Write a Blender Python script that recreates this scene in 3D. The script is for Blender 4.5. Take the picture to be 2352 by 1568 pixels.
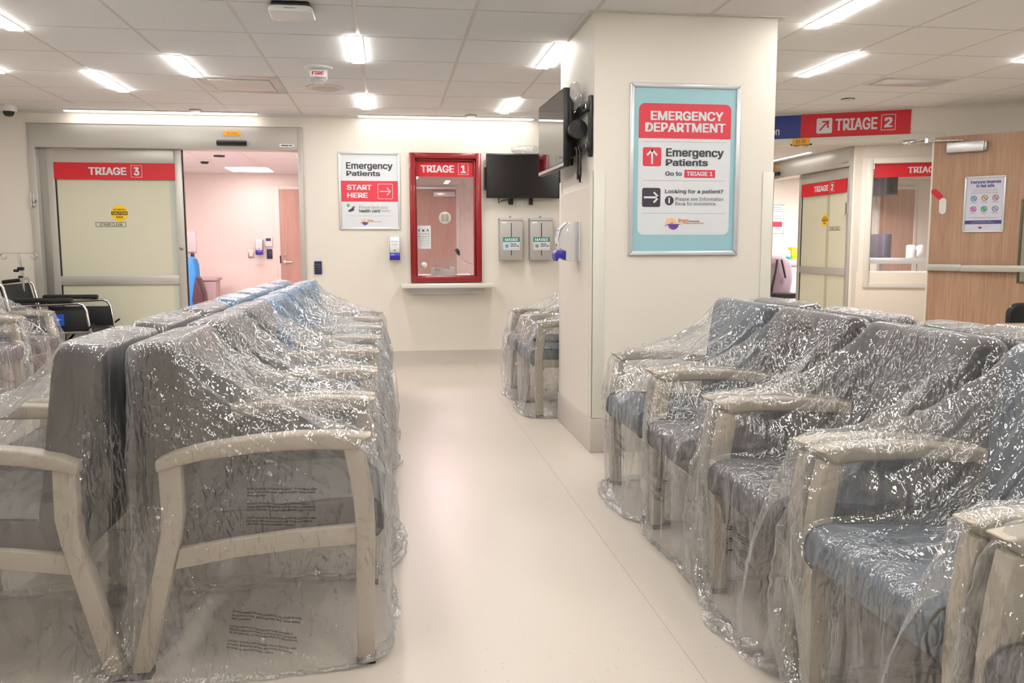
import bpy, bmesh, math, random
import numpy as np
from mathutils import Vector, Matrix
from mathutils.bvhtree import BVHTree

for o in list(bpy.data.objects): bpy.data.objects.remove(o)
S = bpy.context.scene
COL = S.collection
PI = math.pi
R = math.radians

# ------------------------------------------------------------------ camera
cd = bpy.data.cameras.new('camera'); cam = bpy.data.objects.new('camera', cd); COL.objects.link(cam)
cd.sensor_width = 36.0; cd.lens = 1930.0 / 2352.0 * 36.0; cd.clip_start = 0.05
yaw, pitch, roll = R(8.2), R(6.4), R(-0.16)
fwd = Vector((math.sin(yaw) * math.cos(pitch), math.cos(yaw) * math.cos(pitch), -math.sin(pitch)))
rt = Vector((math.cos(yaw), -math.sin(yaw), 0)); up = rt.cross(fwd)
r2 = rt * math.cos(roll) + up * math.sin(roll); u2 = up * math.cos(roll) - rt * math.sin(roll)
cam.matrix_world = Matrix(((r2.x, u2.x, -fwd.x, 0), (r2.y, u2.y, -fwd.y, 0), (r2.z, u2.z, -fwd.z, 1.2), (0, 0, 0, 1)))
S.camera = cam

# ------------------------------------------------------------------ world, exposure, light strengths
w = bpy.data.worlds.new('world'); S.world = w; w.use_nodes = True
w.node_tree.nodes['Background'].inputs[0].default_value = (0.95, 0.93, 0.9, 1)
w.node_tree.nodes['Background'].inputs[1].default_value = 0.05
vs = S.view_settings
vs.view_transform = 'Standard'; vs.look = 'None'; vs.gamma = 1.0; vs.use_curve_mapping = False
vs.exposure = 0.0
S.cycles.max_bounces = 5; S.cycles.diffuse_bounces = 3; S.cycles.glossy_bounces = 2
S.cycles.transmission_bounces = 6; S.cycles.transparent_max_bounces = 24
S.cycles.sample_clamp_indirect = 6.0
S.cycles.use_denoising = True; S.cycles.use_light_tree = False; S.cycles.use_adaptive_sampling = True; S.cycles.adaptive_threshold = 0.12; S.cycles.adaptive_min_samples = 16
S.cycles.caustics_reflective = False; S.cycles.caustics_refractive = False
STRIP = 57.0      # ceiling LED strips
SLOT = 12.0        # linear slots washing the far wall
PANEL = 62.0       # panels in the triage rooms, and unseen fill panels added there and in the passage

# ------------------------------------------------------------------ materials
def srgb(r, g, b):
    f = lambda c: (c / 255 / 12.92) if c <= 10 else ((c / 255 + 0.055) / 1.055) ** 2.4
    return (f(r), f(g), f(b), 1)
class NT:
    def __init__(s, name):
        s.m = bpy.data.materials.new(name); s.m.use_nodes = True; s.t = s.m.node_tree; s.t.nodes.clear()
        s.out = s.n('ShaderNodeOutputMaterial')
    def n(s, typ, **kw):
        nd = s.t.nodes.new(typ)
        for k, v in kw.items():
            if k.startswith('_'): setattr(nd, k[1:], v)
            else: nd.inputs[k.replace('__', ' ')].default_value = v
        return nd
    def l(s, a, b): s.t.links.new(a, b)
def mat(name, col, rough=0.5, metal=0.0, spec=0.5, bump=None, coat=0.0):
    k = NT(name); p = k.n('ShaderNodeBsdfPrincipled')
    p.inputs['Base Color'].default_value = col; p.inputs['Roughness'].default_value = rough
    p.inputs['Metallic'].default_value = metal; p.inputs['Specular IOR Level'].default_value = spec
    p.inputs['Coat Weight'].default_value = coat
    k.l(p.outputs[0], k.out.inputs[0])
    if bump:
        tc = k.n('ShaderNodeTexCoord'); nz = k.n('ShaderNodeTexNoise', Scale=bump[0], Detail=3.0)
        bp = k.n('ShaderNodeBump', Strength=bump[1], Distance=0.01)
        k.l(tc.outputs['Object'], nz.inputs['Vector']); k.l(nz.outputs[0], bp.inputs['Height']); k.l(bp.outputs[0], p.inputs['Normal'])
    return k.m
def emit(name, col, st):
    k = NT(name); e = k.n('ShaderNodeEmission', Color=col, Strength=st); k.l(e.outputs[0], k.out.inputs[0]); return k.m
def wood_mat(name, c1, c2, rough=0.45):
    k = NT(name); p = k.n('ShaderNodeBsdfPrincipled', Roughness=rough)
    tc = k.n('ShaderNodeTexCoord'); mp = k.n('ShaderNodeMapping'); mp.inputs['Scale'].default_value = (34, 34, 1.3)
    n1 = k.n('ShaderNodeTexNoise', Scale=2.2, Detail=6.0, Roughness=0.62)
    mp2 = k.n('ShaderNodeMapping'); mp2.inputs['Scale'].default_value = (6, 6, 0.35)
    n2 = k.n('ShaderNodeTexNoise', Scale=1.3, Detail=2.0)
    ad = k.n('ShaderNodeMath', _operation='MULTIPLY_ADD'); ad.inputs[1].default_value = 0.45
    rp = k.n('ShaderNodeValToRGB'); rp.color_ramp.elements[0].position = 0.52; rp.color_ramp.elements[1].position = 0.86
    rp.color_ramp.elements[0].color = c1; rp.color_ramp.elements[1].color = c2
    k.l(tc.outputs['Object'], mp.inputs[0]); k.l(mp.outputs[0], n1.inputs['Vector'])
    k.l(tc.outputs['Object'], mp2.inputs[0]); k.l(mp2.outputs[0], n2.inputs['Vector'])
    k.l(n2.outputs[0], ad.inputs[0]); k.l(n1.outputs[0], ad.inputs[2]); k.l(ad.outputs[0], rp.inputs[0])
    k.l(rp.outputs[0], p.inputs['Base Color']); k.l(p.outputs[0], k.out.inputs[0]); return k.m
def floor_mat():
    k = NT('speckled_vinyl'); p = k.n('ShaderNodeBsdfPrincipled', Roughness=0.33); p.inputs['Specular IOR Level'].default_value = 0.35
    tc = k.n('ShaderNodeTexCoord')
    v1 = k.n('ShaderNodeTexVoronoi', Scale=34.0); v1.inputs['Randomness'].default_value = 1.0
    m1 = k.n('ShaderNodeMapRange'); m1.inputs['From Min'].default_value = 0.055; m1.inputs['From Max'].default_value = 0.09
    m1.inputs['To Min'].default_value = 1.0; m1.inputs['To Max'].default_value = 0.0
    sep = k.n('ShaderNodeSeparateColor'); lt = k.n('ShaderNodeMath', _operation='LESS_THAN'); lt.inputs[1].default_value = 0.42
    mu = k.n('ShaderNodeMath', _operation='MULTIPLY'); mu2 = k.n('ShaderNodeMath', _operation='MULTIPLY'); mu2.inputs[1].default_value = 0.7
    nz = k.n('ShaderNodeTexNoise', Scale=260.0, Detail=2.0)
    base = k.n('ShaderNodeMix', _data_type='RGBA'); base.inputs[6].default_value = srgb(203, 192, 179); base.inputs[7].default_value = srgb(212, 202, 190)
    mx = k.n('ShaderNodeMix', _data_type='RGBA'); mx.inputs[7].default_value = srgb(120, 108, 96)
    k.l(tc.outputs['Object'], v1.inputs['Vector']); k.l(tc.outputs['Object'], nz.inputs['Vector'])
    k.l(v1.outputs['Distance'], m1.inputs[0]); k.l(v1.outputs['Color'], sep.inputs[0]); k.l(sep.outputs[0], lt.inputs[0])
    k.l(m1.outputs[0], mu.inputs[0]); k.l(lt.outputs[0], mu.inputs[1]); k.l(mu.outputs[0], mu2.inputs[0])
    k.l(nz.outputs[0], base.inputs[0]); k.l(base.outputs[2], mx.inputs[6]); k.l(mu2.outputs[0], mx.inputs[0])
    k.l(mx.outputs[2], p.inputs['Base Color']); k.l(p.outputs[0], k.out.inputs[0]); return k.m
def tile_mat():
    k = NT('ceiling_tile'); p = k.n('ShaderNodeBsdfPrincipled', Roughness=0.9); p.inputs['Specular IOR Level'].default_value = 0.1
    tc = k.n('ShaderNodeTexCoord'); nz = k.n('ShaderNodeTexNoise', Scale=190.0, Detail=4.0)
    rp = k.n('ShaderNodeValToRGB'); rp.color_ramp.elements[0].color = srgb(238, 237, 235); rp.color_ramp.elements[1].color = srgb(250, 250, 249)
    rp.color_ramp.elements[0].position = 0.3; rp.color_ramp.elements[1].position = 0.6
    bp = k.n('ShaderNodeBump', Strength=0.25, Distance=0.004)
    k.l(tc.outputs['Object'], nz.inputs['Vector']); k.l(nz.outputs[0], rp.inputs[0]); k.l(rp.outputs[0], p.inputs['Base Color'])
    k.l(nz.outputs[0], bp.inputs['Height']); k.l(bp.outputs[0], p.inputs['Normal']); k.l(p.outputs[0], k.out.inputs[0]); return k.m
def glass_mat(name, tint=(0.97, 0.97, 0.97, 1), gloss=0.9, rough=0.0, haze=0.0):
    k = NT(name); tr = k.n('ShaderNodeBsdfTransparent', Color=tint); gl = k.n('ShaderNodeBsdfGlossy', Roughness=rough)
    lw = k.n('ShaderNodeLayerWeight', Blend=0.5); pw = k.n('ShaderNodeMath', _operation='POWER'); pw.inputs[1].default_value = 4.0
    ma = k.n('ShaderNodeMath', _operation='MULTIPLY_ADD'); ma.inputs[1].default_value = gloss; ma.inputs[2].default_value = 0.07
    df = k.n('ShaderNodeBsdfDiffuse', Color=(0.9, 0.9, 0.9, 1)); m0 = k.n('ShaderNodeMixShader'); m0.inputs[0].default_value = haze
    mx = k.n('ShaderNodeMixShader')
    k.l(lw.outputs['Facing'], pw.inputs[0]); k.l(pw.outputs[0], ma.inputs[0]); k.l(ma.outputs[0], mx.inputs[0])
    k.l(tr.outputs[0], m0.inputs[1]); k.l(df.outputs[0], m0.inputs[2]); k.l(m0.outputs[0], mx.inputs[1]); k.l(gl.outputs[0], mx.inputs[2])
    k.l(mx.outputs[0], k.out.inputs[0]); return k.m
def film_mat():
    k = NT('clear_plastic_film')
    tc = k.n('ShaderNodeTexCoord'); oi = k.n('ShaderNodeObjectInfo')
    ofs = k.n('ShaderNodeVectorMath', _operation='MULTIPLY_ADD'); ofs.inputs[1].default_value = (7.3, 3.1, 5.7)
    k.l(oi.outputs['Random'], ofs.inputs[0]); k.l(tc.outputs['Object'], ofs.inputs[2])
    mp = k.n('ShaderNodeMapping'); mp.inputs['Scale'].default_value = (1.5, 1.5, 0.55); mp.inputs['Rotation'].default_value = (0.5, 0.45, 0.2); k.l(ofs.outputs[0], mp.inputs[0])
    st = k.n('ShaderNodeTexNoise', Scale=30.0, Detail=1.5, Roughness=0.55); k.l(mp.outputs[0], st.inputs['Vector'])
    sb = k.n('ShaderNodeMath', _operation='SUBTRACT'); sb.inputs[1].default_value = 0.5; k.l(st.outputs[0], sb.inputs[0])
    s2 = k.n('ShaderNodeMath', _operation='ABSOLUTE'); k.l(sb.outputs[0], s2.inputs[0])
    mn = k.n('ShaderNodeTexNoise', Scale=5.0, Detail=0.0); k.l(ofs.outputs[0], mn.inputs['Vector'])
    mr = k.n('ShaderNodeMapRange'); mr.inputs['From Min'].default_value = 0.42; mr.inputs['From Max'].default_value = 0.66; mr.inputs['To Min'].default_value = 0.12; k.l(mn.outputs[0], mr.inputs[0])
    s3 = k.n('ShaderNodeMath', _operation='MULTIPLY'); k.l(s2.outputs[0], s3.inputs[0]); k.l(mr.outputs[0], s3.inputs[1])
    bp = k.n('ShaderNodeBump', Strength=0.85, Distance=0.036); k.l(s3.outputs[0], bp.inputs['Height'])
    tr = k.n('ShaderNodeBsdfTransparent', Color=(0.985, 0.988, 0.99, 1))
    df = k.n('ShaderNodeBsdfDiffuse', Color=(0.95, 0.96, 0.97, 1)); tl = k.n('ShaderNodeBsdfTranslucent', Color=(0.95, 0.96, 0.97, 1))
    hz = k.n('ShaderNodeMixShader'); hz.inputs[0].default_value = 0.45
    k.l(df.outputs[0], hz.inputs[1]); k.l(tl.outputs[0], hz.inputs[2])
    lw = k.n('ShaderNodeLayerWeight', Blend=0.5)
    p1 = k.n('ShaderNodeMath', _operation='POWER'); p1.inputs[1].default_value = 3.0; k.l(lw.outputs['Facing'], p1.inputs[0])
    hf = k.n('ShaderNodeMath', _operation='MULTIPLY_ADD'); hf.inputs[1].default_value = FILM_HAZE[1]; hf.inputs[2].default_value = FILM_HAZE[0]; k.l(p1.outputs[0], hf.inputs[0])
    m1 = k.n('ShaderNodeMixShader'); k.l(hf.outputs[0], m1.inputs[0]); k.l(tr.outputs[0], m1.inputs[1]); k.l(hz.outputs[0], m1.inputs[2])
    gf = k.n('ShaderNodeMath', _operation='MULTIPLY_ADD'); gf.inputs[1].default_value = 0.22; gf.inputs[2].default_value = FILM_GLOSS; k.l(p1.outputs[0], gf.inputs[0])
    gl = k.n('ShaderNodeBsdfGlossy', Roughness=0.085); k.l(bp.outputs[0], gl.inputs['Normal'])
    m2 = k.n('ShaderNodeMixShader'); k.l(gf.outputs[0], m2.inputs[0]); k.l(m1.outputs[0], m2.inputs[1]); k.l(gl.outputs[0], m2.inputs[2])
    k.l(m2.outputs[0], k.out.inputs[0]); return k.m
FILM_HAZE = (0.08, 0.36); FILM_GLOSS = 0.17

M = dict(
    wall=mat('cream_paint', srgb(238, 231, 219), 0.6, bump=(300, 0.03)),
    guard=mat('off_white_guard', srgb(232, 228, 216), 0.45),
    panelw=mat('wall_protection_sheet', srgb(234, 224, 210), 0.5),
    base=mat('grey_cove_base', srgb(203, 195, 185), 0.45),
    floor=floor_mat(), tile=tile_mat(), tbar=mat('white_grid', srgb(226, 222, 216), 0.5),
    alu=mat('satin_aluminium', srgb(196, 193, 186), 0.38, 0.35), silver=mat('silver_frame', srgb(222, 224, 226), 0.28, 0.45),
    chrome=mat('chrome', srgb(215, 215, 218), 0.12, 1.0), steel=mat('brushed_steel', srgb(170, 168, 163), 0.35, 0.9),
    gap=mat('dark_gasket', srgb(40, 40, 36), 0.7), black=mat('black_plastic', srgb(22, 22, 23), 0.4),
    blackmat=mat('black_vinyl', srgb(28, 28, 30), 0.55, bump=(90, 0.1)), screen=mat('tv_screen', srgb(9, 9, 10), 0.16, spec=0.5),
    gloss=mat('tv_screen_glossy', srgb(12, 12, 13), 0.03, spec=0.9),
    frost=mat('frosted_glass', srgb(220, 218, 195), 0.22, spec=0.5), glass=glass_mat('clear_glass'), acrylic=glass_mat('clear_acrylic', haze=0.12, rough=0.05),
    red=mat('sign_red', srgb(212, 26, 40), 0.45), redf=mat('red_frame_paint', srgb(142, 8, 16), 0.35, coat=0.3), posterred=mat('poster_red', srgb(222, 62, 78), 0.4),
    blue=mat('sign_blue', srgb(40, 60, 140), 0.45), aqua=None, white=mat('white_print', srgb(226, 229, 233), 0.5), offw=mat('white_plastic', srgb(236, 236, 234), 0.35),
    dgrey=mat('dark_grey_print', srgb(72, 72, 80), 0.5), mgrey=mat('grey_print', srgb(150, 150, 150), 0.5), charcoal=mat('charcoal_print', srgb(62, 60, 70), 0.45),
    inkblue=mat('indigo_print', srgb(70, 74, 140), 0.5), orange=mat('orange_label', srgb(246, 178, 62), 0.5), brown=mat('brown_print', srgb(130, 90, 30), 0.5),
    yellow=mat('yellow_sticker', srgb(250, 206, 28), 0.45), ink=mat('black_print', srgb(30, 28, 26), 0.5), peach=mat('peach_print', srgb(247, 202, 150), 0.5),
    opr=mat('orange_print', srgb(236, 150, 90), 0.5), purple=mat('purple_print', srgb(112, 66, 160), 0.5), teal=mat('teal_print', srgb(32, 140, 126), 0.45),
    green=mat('green_print', srgb(60, 160, 110), 0.5), dispb=mat('blue_dispenser', srgb(52, 50, 168), 0.3), keyled=emit('blue_backlight', srgb(90, 120, 255), 1.0),
    mask_steel=mat('grey_dispenser', srgb(186, 182, 178), 0.4, 0.2), maskblue=mat('mask_blue', srgb(80, 170, 215), 0.6),
    frame=mat('chair_frame', srgb(180, 169, 152), 0.42), vinyl=mat('grey_vinyl', srgb(66, 63, 65), 0.5, bump=(160, 0.08)), vinylb=mat('blue_vinyl', srgb(40, 128, 172), 0.42, bump=(160, 0.08)),
    vinyls=mat('slate_vinyl', srgb(84, 96, 110), 0.42, bump=(160, 0.08)), seam=mat('seam', srgb(60, 58, 60), 0.6),
    wood=wood_mat('oak_veneer', srgb(166, 128, 102), srgb(190, 154, 126)), wood2=wood_mat('oak_door', srgb(182, 146, 130), srgb(198, 164, 148)), tablew=wood_mat('grey_laminate', srgb(150, 132, 116), srgb(176, 158, 142)),
    taskblue=mat('blue_upholstery', srgb(48, 132, 196), 0.6), maroon=mat('dark_shell', srgb(76, 52, 58), 0.45), bin=mat('bin_grey', srgb(196, 176, 176), 0.5),
    mauve=mat('mauve_cloth', srgb(140, 122, 130), 0.8), counter=mat('grey_counter', srgb(186, 172, 170), 0.4), cloth=mat('seat_label', srgb(225, 215, 225), 0.6),
    cableb=mat('cable', srgb(16, 16, 16), 0.4), led=emit('led_diffuser', (1.0, 0.975, 0.94, 1), STRIP), slot=emit('led_slot', (1.0, 0.97, 0.93, 1), SLOT),
    pink=emit('panel_pink', (1.0, 0.74, 0.83, 1), PANEL), pinkhot=emit('panel_pale', (1.0, 0.90, 0.91, 1), PANEL * .95), film=film_mat(), warmfill=emit('fill_panel_warm', (1.0, 0.93, 0.88, 1), PANEL * .8), pinkvis=emit('panel_soft', (1.0, 0.80, 0.84, 1), 12.0))
M['strobe'] = glass_mat('strobe_lens', gloss=1.0, rough=0.02, haze=0.25)
M['cover'] = glass_mat('clear_dispenser', gloss=0.7, rough=0.08, haze=0.45)
def aqua_mat():
    k = NT('poster_aqua'); p = k.n('ShaderNodeBsdfPrincipled', Roughness=0.35); tc = k.n('ShaderNodeTexCoord'); sp = k.n('ShaderNodeSeparateXYZ')
    wv = k.n('ShaderNodeTexWave', Scale=1.1, Distortion=1.2, _bands_direction='Z'); mr = k.n('ShaderNodeMapRange')
    mr.inputs['From Min'].default_value = -0.45; mr.inputs['From Max'].default_value = 0.45
    rp = k.n('ShaderNodeValToRGB'); rp.color_ramp.elements[0].color = srgb(92, 182, 214); rp.color_ramp.elements[1].color = srgb(160, 204, 214)
    e = rp.color_ramp.elements.new(0.55); e.color = srgb(118, 190, 212)
    k.l(tc.outputs['Object'], sp.inputs[0]); k.l(sp.outputs['Z'], mr.inputs[0]); k.l(mr.outputs[0], rp.inputs[0]); k.l(rp.outputs[0], p.inputs['Base Color'])
    k.l(p.outputs[0], k.out.inputs[0]); return k.m
M['aqua'] = aqua_mat()

# ------------------------------------------------------------------ mesh helpers
class MB:
    def __init__(s): s.v = []; s.f = []
    def add(s, vs, fs, mx=None):
        k = len(s.v); s.v += [tuple(mx @ Vector(p)) if mx else tuple(p) for p in vs]; s.f += [tuple(i + k for i in f) for f in fs]; return s
    def box(s, x0, x1, y0, y1, z0, z1, mx=None):
        vs = [(x, y, z) for z in (z0, z1) for y in (y0, y1) for x in (x0, x1)]
        return s.add(vs, [(0, 2, 3, 1), (4, 5, 7, 6), (0, 1, 5, 4), (2, 6, 7, 3), (0, 4, 6, 2), (1, 3, 7, 5)], mx)
    def prism(s, pts, a0, a1, axis='y', mx=None):
        n = len(pts); f = {'y': lambda p, a: (p[0], a, p[1]), 'x': lambda p, a: (a, p[0], p[1]), 'z': lambda p, a: (p[0], p[1], a)}[axis]
        vs = [f(p, a0) for p in pts] + [f(p, a1) for p in pts]
        fs = [tuple(range(n - 1, -1, -1)), tuple(range(n, 2 * n))] + [(i, (i + 1) % n, n + (i + 1) % n, n + i) for i in range(n)]
        return s.add(vs, fs, mx)
    def tube(s, path, r, n=10, caps=True, mx=None):
        P = [Vector(p) for p in path]; rs = r if isinstance(r, (list, tuple)) else [r] * len(P); rings = []
        ref = None
        for i, p in enumerate(P):
            t = ((P[min(i + 1, len(P) - 1)] - P[max(i - 1, 0)])).normalized()
            if ref is None: ref = t.orthogonal().normalized()
            ref = (ref - t * ref.dot(t)).normalized(); b = t.cross(ref)
            rings.append([p + (ref * math.cos(2 * PI * j / n) + b * math.sin(2 * PI * j / n)) * rs[i] for j in range(n)])
        vs = [q for g in rings for q in g]; fs = []
        for i in range(len(P) - 1):
            for j in range(n): fs.append((i * n + j, i * n + (j + 1) % n, (i + 1) * n + (j + 1) % n, (i + 1) * n + j))
        if caps: fs += [tuple(range(n - 1, -1, -1)), tuple(range((len(P) - 1) * n, len(P) * n))]
        return s.add(vs, fs, mx)
    def lathe(s, prof, n=28, mx=None):
        vs = [(r * math.cos(2 * PI * j / n), r * math.sin(2 * PI * j / n), z) for r, z in prof for j in range(n)]; fs = []
        for i in range(len(prof) - 1):
            for j in range(n): fs.append((i * n + j, i * n + (j + 1) % n, (i + 1) * n + (j + 1) % n, (i + 1) * n + j))
        if prof[0][0] > 1e-6: fs.append(tuple(range(n - 1, -1, -1)))
        if prof[-1][0] > 1e-6: fs.append(tuple(range((len(prof) - 1) * n, len(prof) * n)))
        return s.add(vs, fs, mx)
    def poly(s, pts, y=0.0, mx=None):     # flat polygon in x, z facing -y
        return s.add([(p[0], y, p[1]) for p in pts], [tuple(range(len(pts)))], mx)
    def mesh(s, name, bev=0.0, seg=2, smooth=True, ang=38, bang=32):
        me = bpy.data.meshes.new(name); me.from_pydata(s.v, [], s.f); me.validate()
        bm = bmesh.new(); bm.from_mesh(me); 
        if smooth or bev: bmesh.ops.recalc_face_normals(bm, faces=bm.faces)
        if bev > 0:
            es = [e for e in bm.edges if len(e.link_faces) == 2 and e.calc_face_angle(0) > R(bang)]
            bmesh.ops.bevel(bm, geom=es, offset=bev, segments=seg, profile=0.5, affect='EDGES', clamp_overlap=True)
        bm.to_mesh(me); bm.free()
        if smooth:
            me.polygons.foreach_set('use_smooth', [True] * len(me.polygons)); me.set_sharp_from_angle(angle=R(ang))
        return me
def obj(name, mb, m, parent=None, bev=0.0, seg=2, smooth=True, ang=38, label=None, bang=32):
    me = mb.mesh(name, bev, seg, smooth, ang, bang) if isinstance(mb, MB) else mb
    o = bpy.data.objects.new(name, me); COL.objects.link(o)
    if m is not None: me.materials.append(M[m] if isinstance(m, str) else m)
    if parent: o.parent = parent
    if label: o['label'] = label
    return o
def tag(o, label, cat, group=None):
    o['label'] = label; o['category'] = cat
    if group: o['group'] = group
    return o
def thing(name, label, cat, loc=(0, 0, 0), rz=0.0, group=None):
    o = bpy.data.objects.new(name, None); o.empty_display_size = 0.1; COL.objects.link(o)
    o.location = loc; o.rotation_euler = (0, 0, rz); return tag(o, label, cat, group)
def struct(name, mb, m, parent=None, **k):
    o = obj(name, mb, m, parent, **k)
    if not parent: o['kind'] = 'structure'
    return o
def sroot(name, label, cat, loc, rz=0.0):
    o = thing(name, label, cat, loc, rz); o['kind'] = 'structure'; return o
def dup(root, loc=None, rz=None, label=None, group=None):
    r = root.copy(); COL.objects.link(r)
    if loc is not None: r.location = loc
    if rz is not None: r.rotation_euler = (0, 0, rz)
    if label: r['label'] = label
    if group: r['group'] = group
    for ch in list(root.children):
        c = ch.copy(); COL.objects.link(c); c.parent = r
        for g in ch.children:
            d = g.copy(); COL.objects.link(d); d.parent = c
    return r
def rrect(x0, z0, x1, z1, r, n=6):
    pts = []
    for cx, cz, a in ((x1 - r, z1 - r, 0), (x0 + r, z1 - r, 90), (x0 + r, z0 + r, 180), (x1 - r, z0 + r, 270)):
        pts += [(cx + r * math.cos(R(a + 90 * i / n)), cz + r * math.sin(R(a + 90 * i / n))) for i in range(n + 1)]
    return pts[::-1]
def circ(cx, cz, r, n=28, a0=0, a1=360, sx=1):
    return [(cx + sx * r * math.cos(R(a0 + (a1 - a0) * i / n)), cz + r * math.sin(R(a0 + (a1 - a0) * i / n))) for i in range(n + (0 if a1 - a0 == 360 else 1))][::-1]
def flat(name, polys, y, m, parent, label=None):
    mb = MB()
    for p in polys: mb.poly(p, y)
    o = obj(name, mb, m, parent, smooth=False, label=label)
    n = o.data.polygons[0].normal if len(o.data.polygons) else Vector((0, -1, 0))
    if n.y > 0: o.data.flip_normals()
    return o
def rect(x0, z0, x1, z1): return [(x0, z0), (x1, z0), (x1, z1), (x0, z1)]
def outline(x0, z0, x1, z1, t): return [rect(x0, z0, x1, z0 + t), rect(x0, z1 - t, x1, z1), rect(x0, z0 + t, x0 + t, z1 - t), rect(x1 - t, z0 + t, x1, z1 - t)]
try:
    FONT = bpy.data.fonts.load(bpy.utils.system_resource('DATAFILES') + '/fonts/Inter.woff2')
except Exception:
    FONT = None
def text_mesh(s, bold=0.0, align='LEFT', space=1.0):
    c = bpy.data.curves.new('t', 'FONT'); c.body = s; c.size = 1.0
    if FONT: c.font = FONT
    c.offset = bold; c.align_x = align; c.space_line = space; c.resolution_u = 3
    o = bpy.data.objects.new('t', c); me = bpy.data.meshes.new_from_object(o)
    bpy.data.objects.remove(o); bpy.data.curves.remove(c); return me
def txt(s, box, y, m, parent, bold=0.03, align='LEFT', name='lettering', space=1.0):
    """lettering fitted to a box; bold type is overstruck, each face a hair apart so that none coincide"""
    x0, z0, x1, z1 = box; me = text_mesh(s, 0.0, align, space)
    co = np.empty(len(me.vertices) * 3); me.vertices.foreach_get('co', co); co = co.reshape(-1, 3); fs = [tuple(p.vertices) for p in me.polygons]; bpy.data.meshes.remove(me)
    lo = co.min(0); hi = co.max(0); b = bold * .62; rs = random.Random(len(fs)); vs_, out = [], []
    sh = [(0, 0)] if b < .008 else [(-b, -b * .6), (b, -b * .6), (-b, b * .6), (b, b * .6), (0, 0)]
    sx = (x1 - x0) / max(hi[0] - lo[0] + 2 * b, 1e-6); sz = (z1 - z0) / max(hi[1] - lo[1] + 1.2 * b, 1e-6)
    for dx, dz in sh:
        for f in fs:
            yy = y - rs.random() * 3.5e-4; k_ = len(vs_)
            vs_ += [(x0 + (co[i][0] + dx - lo[0] + b) * sx, yy, z0 + (co[i][1] + dz - lo[1] + b * .6) * sz) for i in f]; out.append(tuple(range(k_, k_ + len(f))))
    me = bpy.data.meshes.new(name); me.from_pydata(vs_, [], out)
    return obj(name, me, m, parent)
def arrow(kind, x0, z0, x1, z1, t):
    """arrow strokes filling a box"""
    cx, cz = (x0 + x1) / 2, (z0 + z1) / 2; w_, h_ = x1 - x0, z1 - z0
    def bar(ax, az, bx, bz):
        d = Vector((bx - ax, bz - az)); d.normalize(); nx, nz = -d.y * t / 2, d.x * t / 2
        return [(ax + nx, az + nz), (bx + nx, bz + nz), (bx - nx, bz - nz), (ax - nx, az - nz)]
    if kind == 'right':
        q = h_ / 2; return [bar(x0, cz, x1, cz), bar(x1 - q, cz + q, x1 + t * .3, cz - t * .3), bar(x1 - q, cz - q, x1 + t * .3, cz + t * .3)]
    if kind == 'up':
        q = w_ / 2; return [bar(cx, z0, cx, z1), bar(cx - q, z1 - q, cx + t * .3, z1 + t * .3), bar(cx + q, z1 - q, cx - t * .3, z1 + t * .3)]
    return [bar(x0, z0, x1, z1), bar(x0 + w_ * .25, z1 - t / 2, x1, z1 - t / 2), bar(x1 - t / 2, z0 + h_ * .25, x1 - t / 2, z1)]

# ------------------------------------------------------------------ room shell
H = 2.5; FW = 8.7
struct('floor', MB().box(-5, 12, -3.6, 14.2, -0.1, 0), 'floor', smooth=False)
mb = MB(); YW = 0.15
mb.box(-3.9, -3.375, FW, FW + YW, 0, H); mb.box(-3.375, -0.84, FW, FW + YW, 2.38, H); mb.box(-0.84, 0.235, FW, FW + YW, 0, H)
mb.box(0.235, 0.91, FW, FW + YW, 0, 0.87); mb.box(0.235, 0.91, FW, FW + YW, 2.12, H); mb.box(0.91, 2.6, FW, FW + YW, 0, H)
struct('wall_far', mb, 'wall', smooth=False)
struct('trim_11', MB().box(.845, .8485, 1.0, 8.68, 0, .0006), mat('floor_weld', srgb(190, 178, 164), .5), smooth=False)['label'] = 'thin weld seam running along the vinyl floor'
struct('wall_left', MB().box(-3.9, -3.75, -3.6, FW, 0, H), 'wall', smooth=False)
struct('wall_back', MB().box(-3.9, 8.2, -3.6, -3.45, 0, H), 'wall', smooth=False)
struct('wall_right', MB().box(8.05, 8.2, -3.45, 6.2, 0, H), 'wall', smooth=False)
struct('wall_pillar', MB().box(1.15, 2.225, 4.72, 5.66, 0, H), 'wall', smooth=False)
mb = MB()
mb.box(1.142, 1.16, 4.7845, 5.5955, 0.2, 1.55)
struct('trim_1', mb, 'panelw', bev=0.003, smooth=False)['label'] = 'cream wall protection sheet on the pillar side'
def corner_guard(name, cx, cy, sx, sy, lab):
    t = 0.006; L = 0.07; g = MB()
    g.box(min(cx - sx * t, cx + sx * (L - t)), max(cx - sx * t, cx + sx * (L - t)), min(cy - sy * t, cy), max(cy - sy * t, cy), 0.205, 1.63)
    g.box(min(cx - sx * t, cx), max(cx - sx * t, cx), min(cy - sy * t, cy + sy * (L - t)), max(cy - sy * t, cy + sy * (L - t)), 0.205, 1.63)
    struct(name, g, 'guard', bev=0.002)['label'] = lab
corner_guard('trim_2', 1.15, 4.72, 1, 1, 'white corner guard on the near left corner of the pillar')
corner_guard('trim_3', 2.225, 4.72, -1, 1, 'white corner guard on the near right corner of the pillar')
corner_guard('trim_4', 1.15, 5.66, 1, -1, 'white corner guard on the far left corner of the pillar')
mb = MB(); mb.box(1.138, 2.237, 4.708, 5.672, 0, 0.2)
struct('baseboard_pillar', mb, 'base', bev=0.004)
mb = MB()
def cove(x0, x1): mb.prism([(FW, 0), (FW, 0.135), (FW - 0.012, 0.135), (FW - 0.014, 0.03), (FW - 0.03, 0)], x0, x1, 'x')
cove(-0.84, 2.5); cove(-3.75, -3.375)
struct('baseboard_far', mb, 'base')
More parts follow.
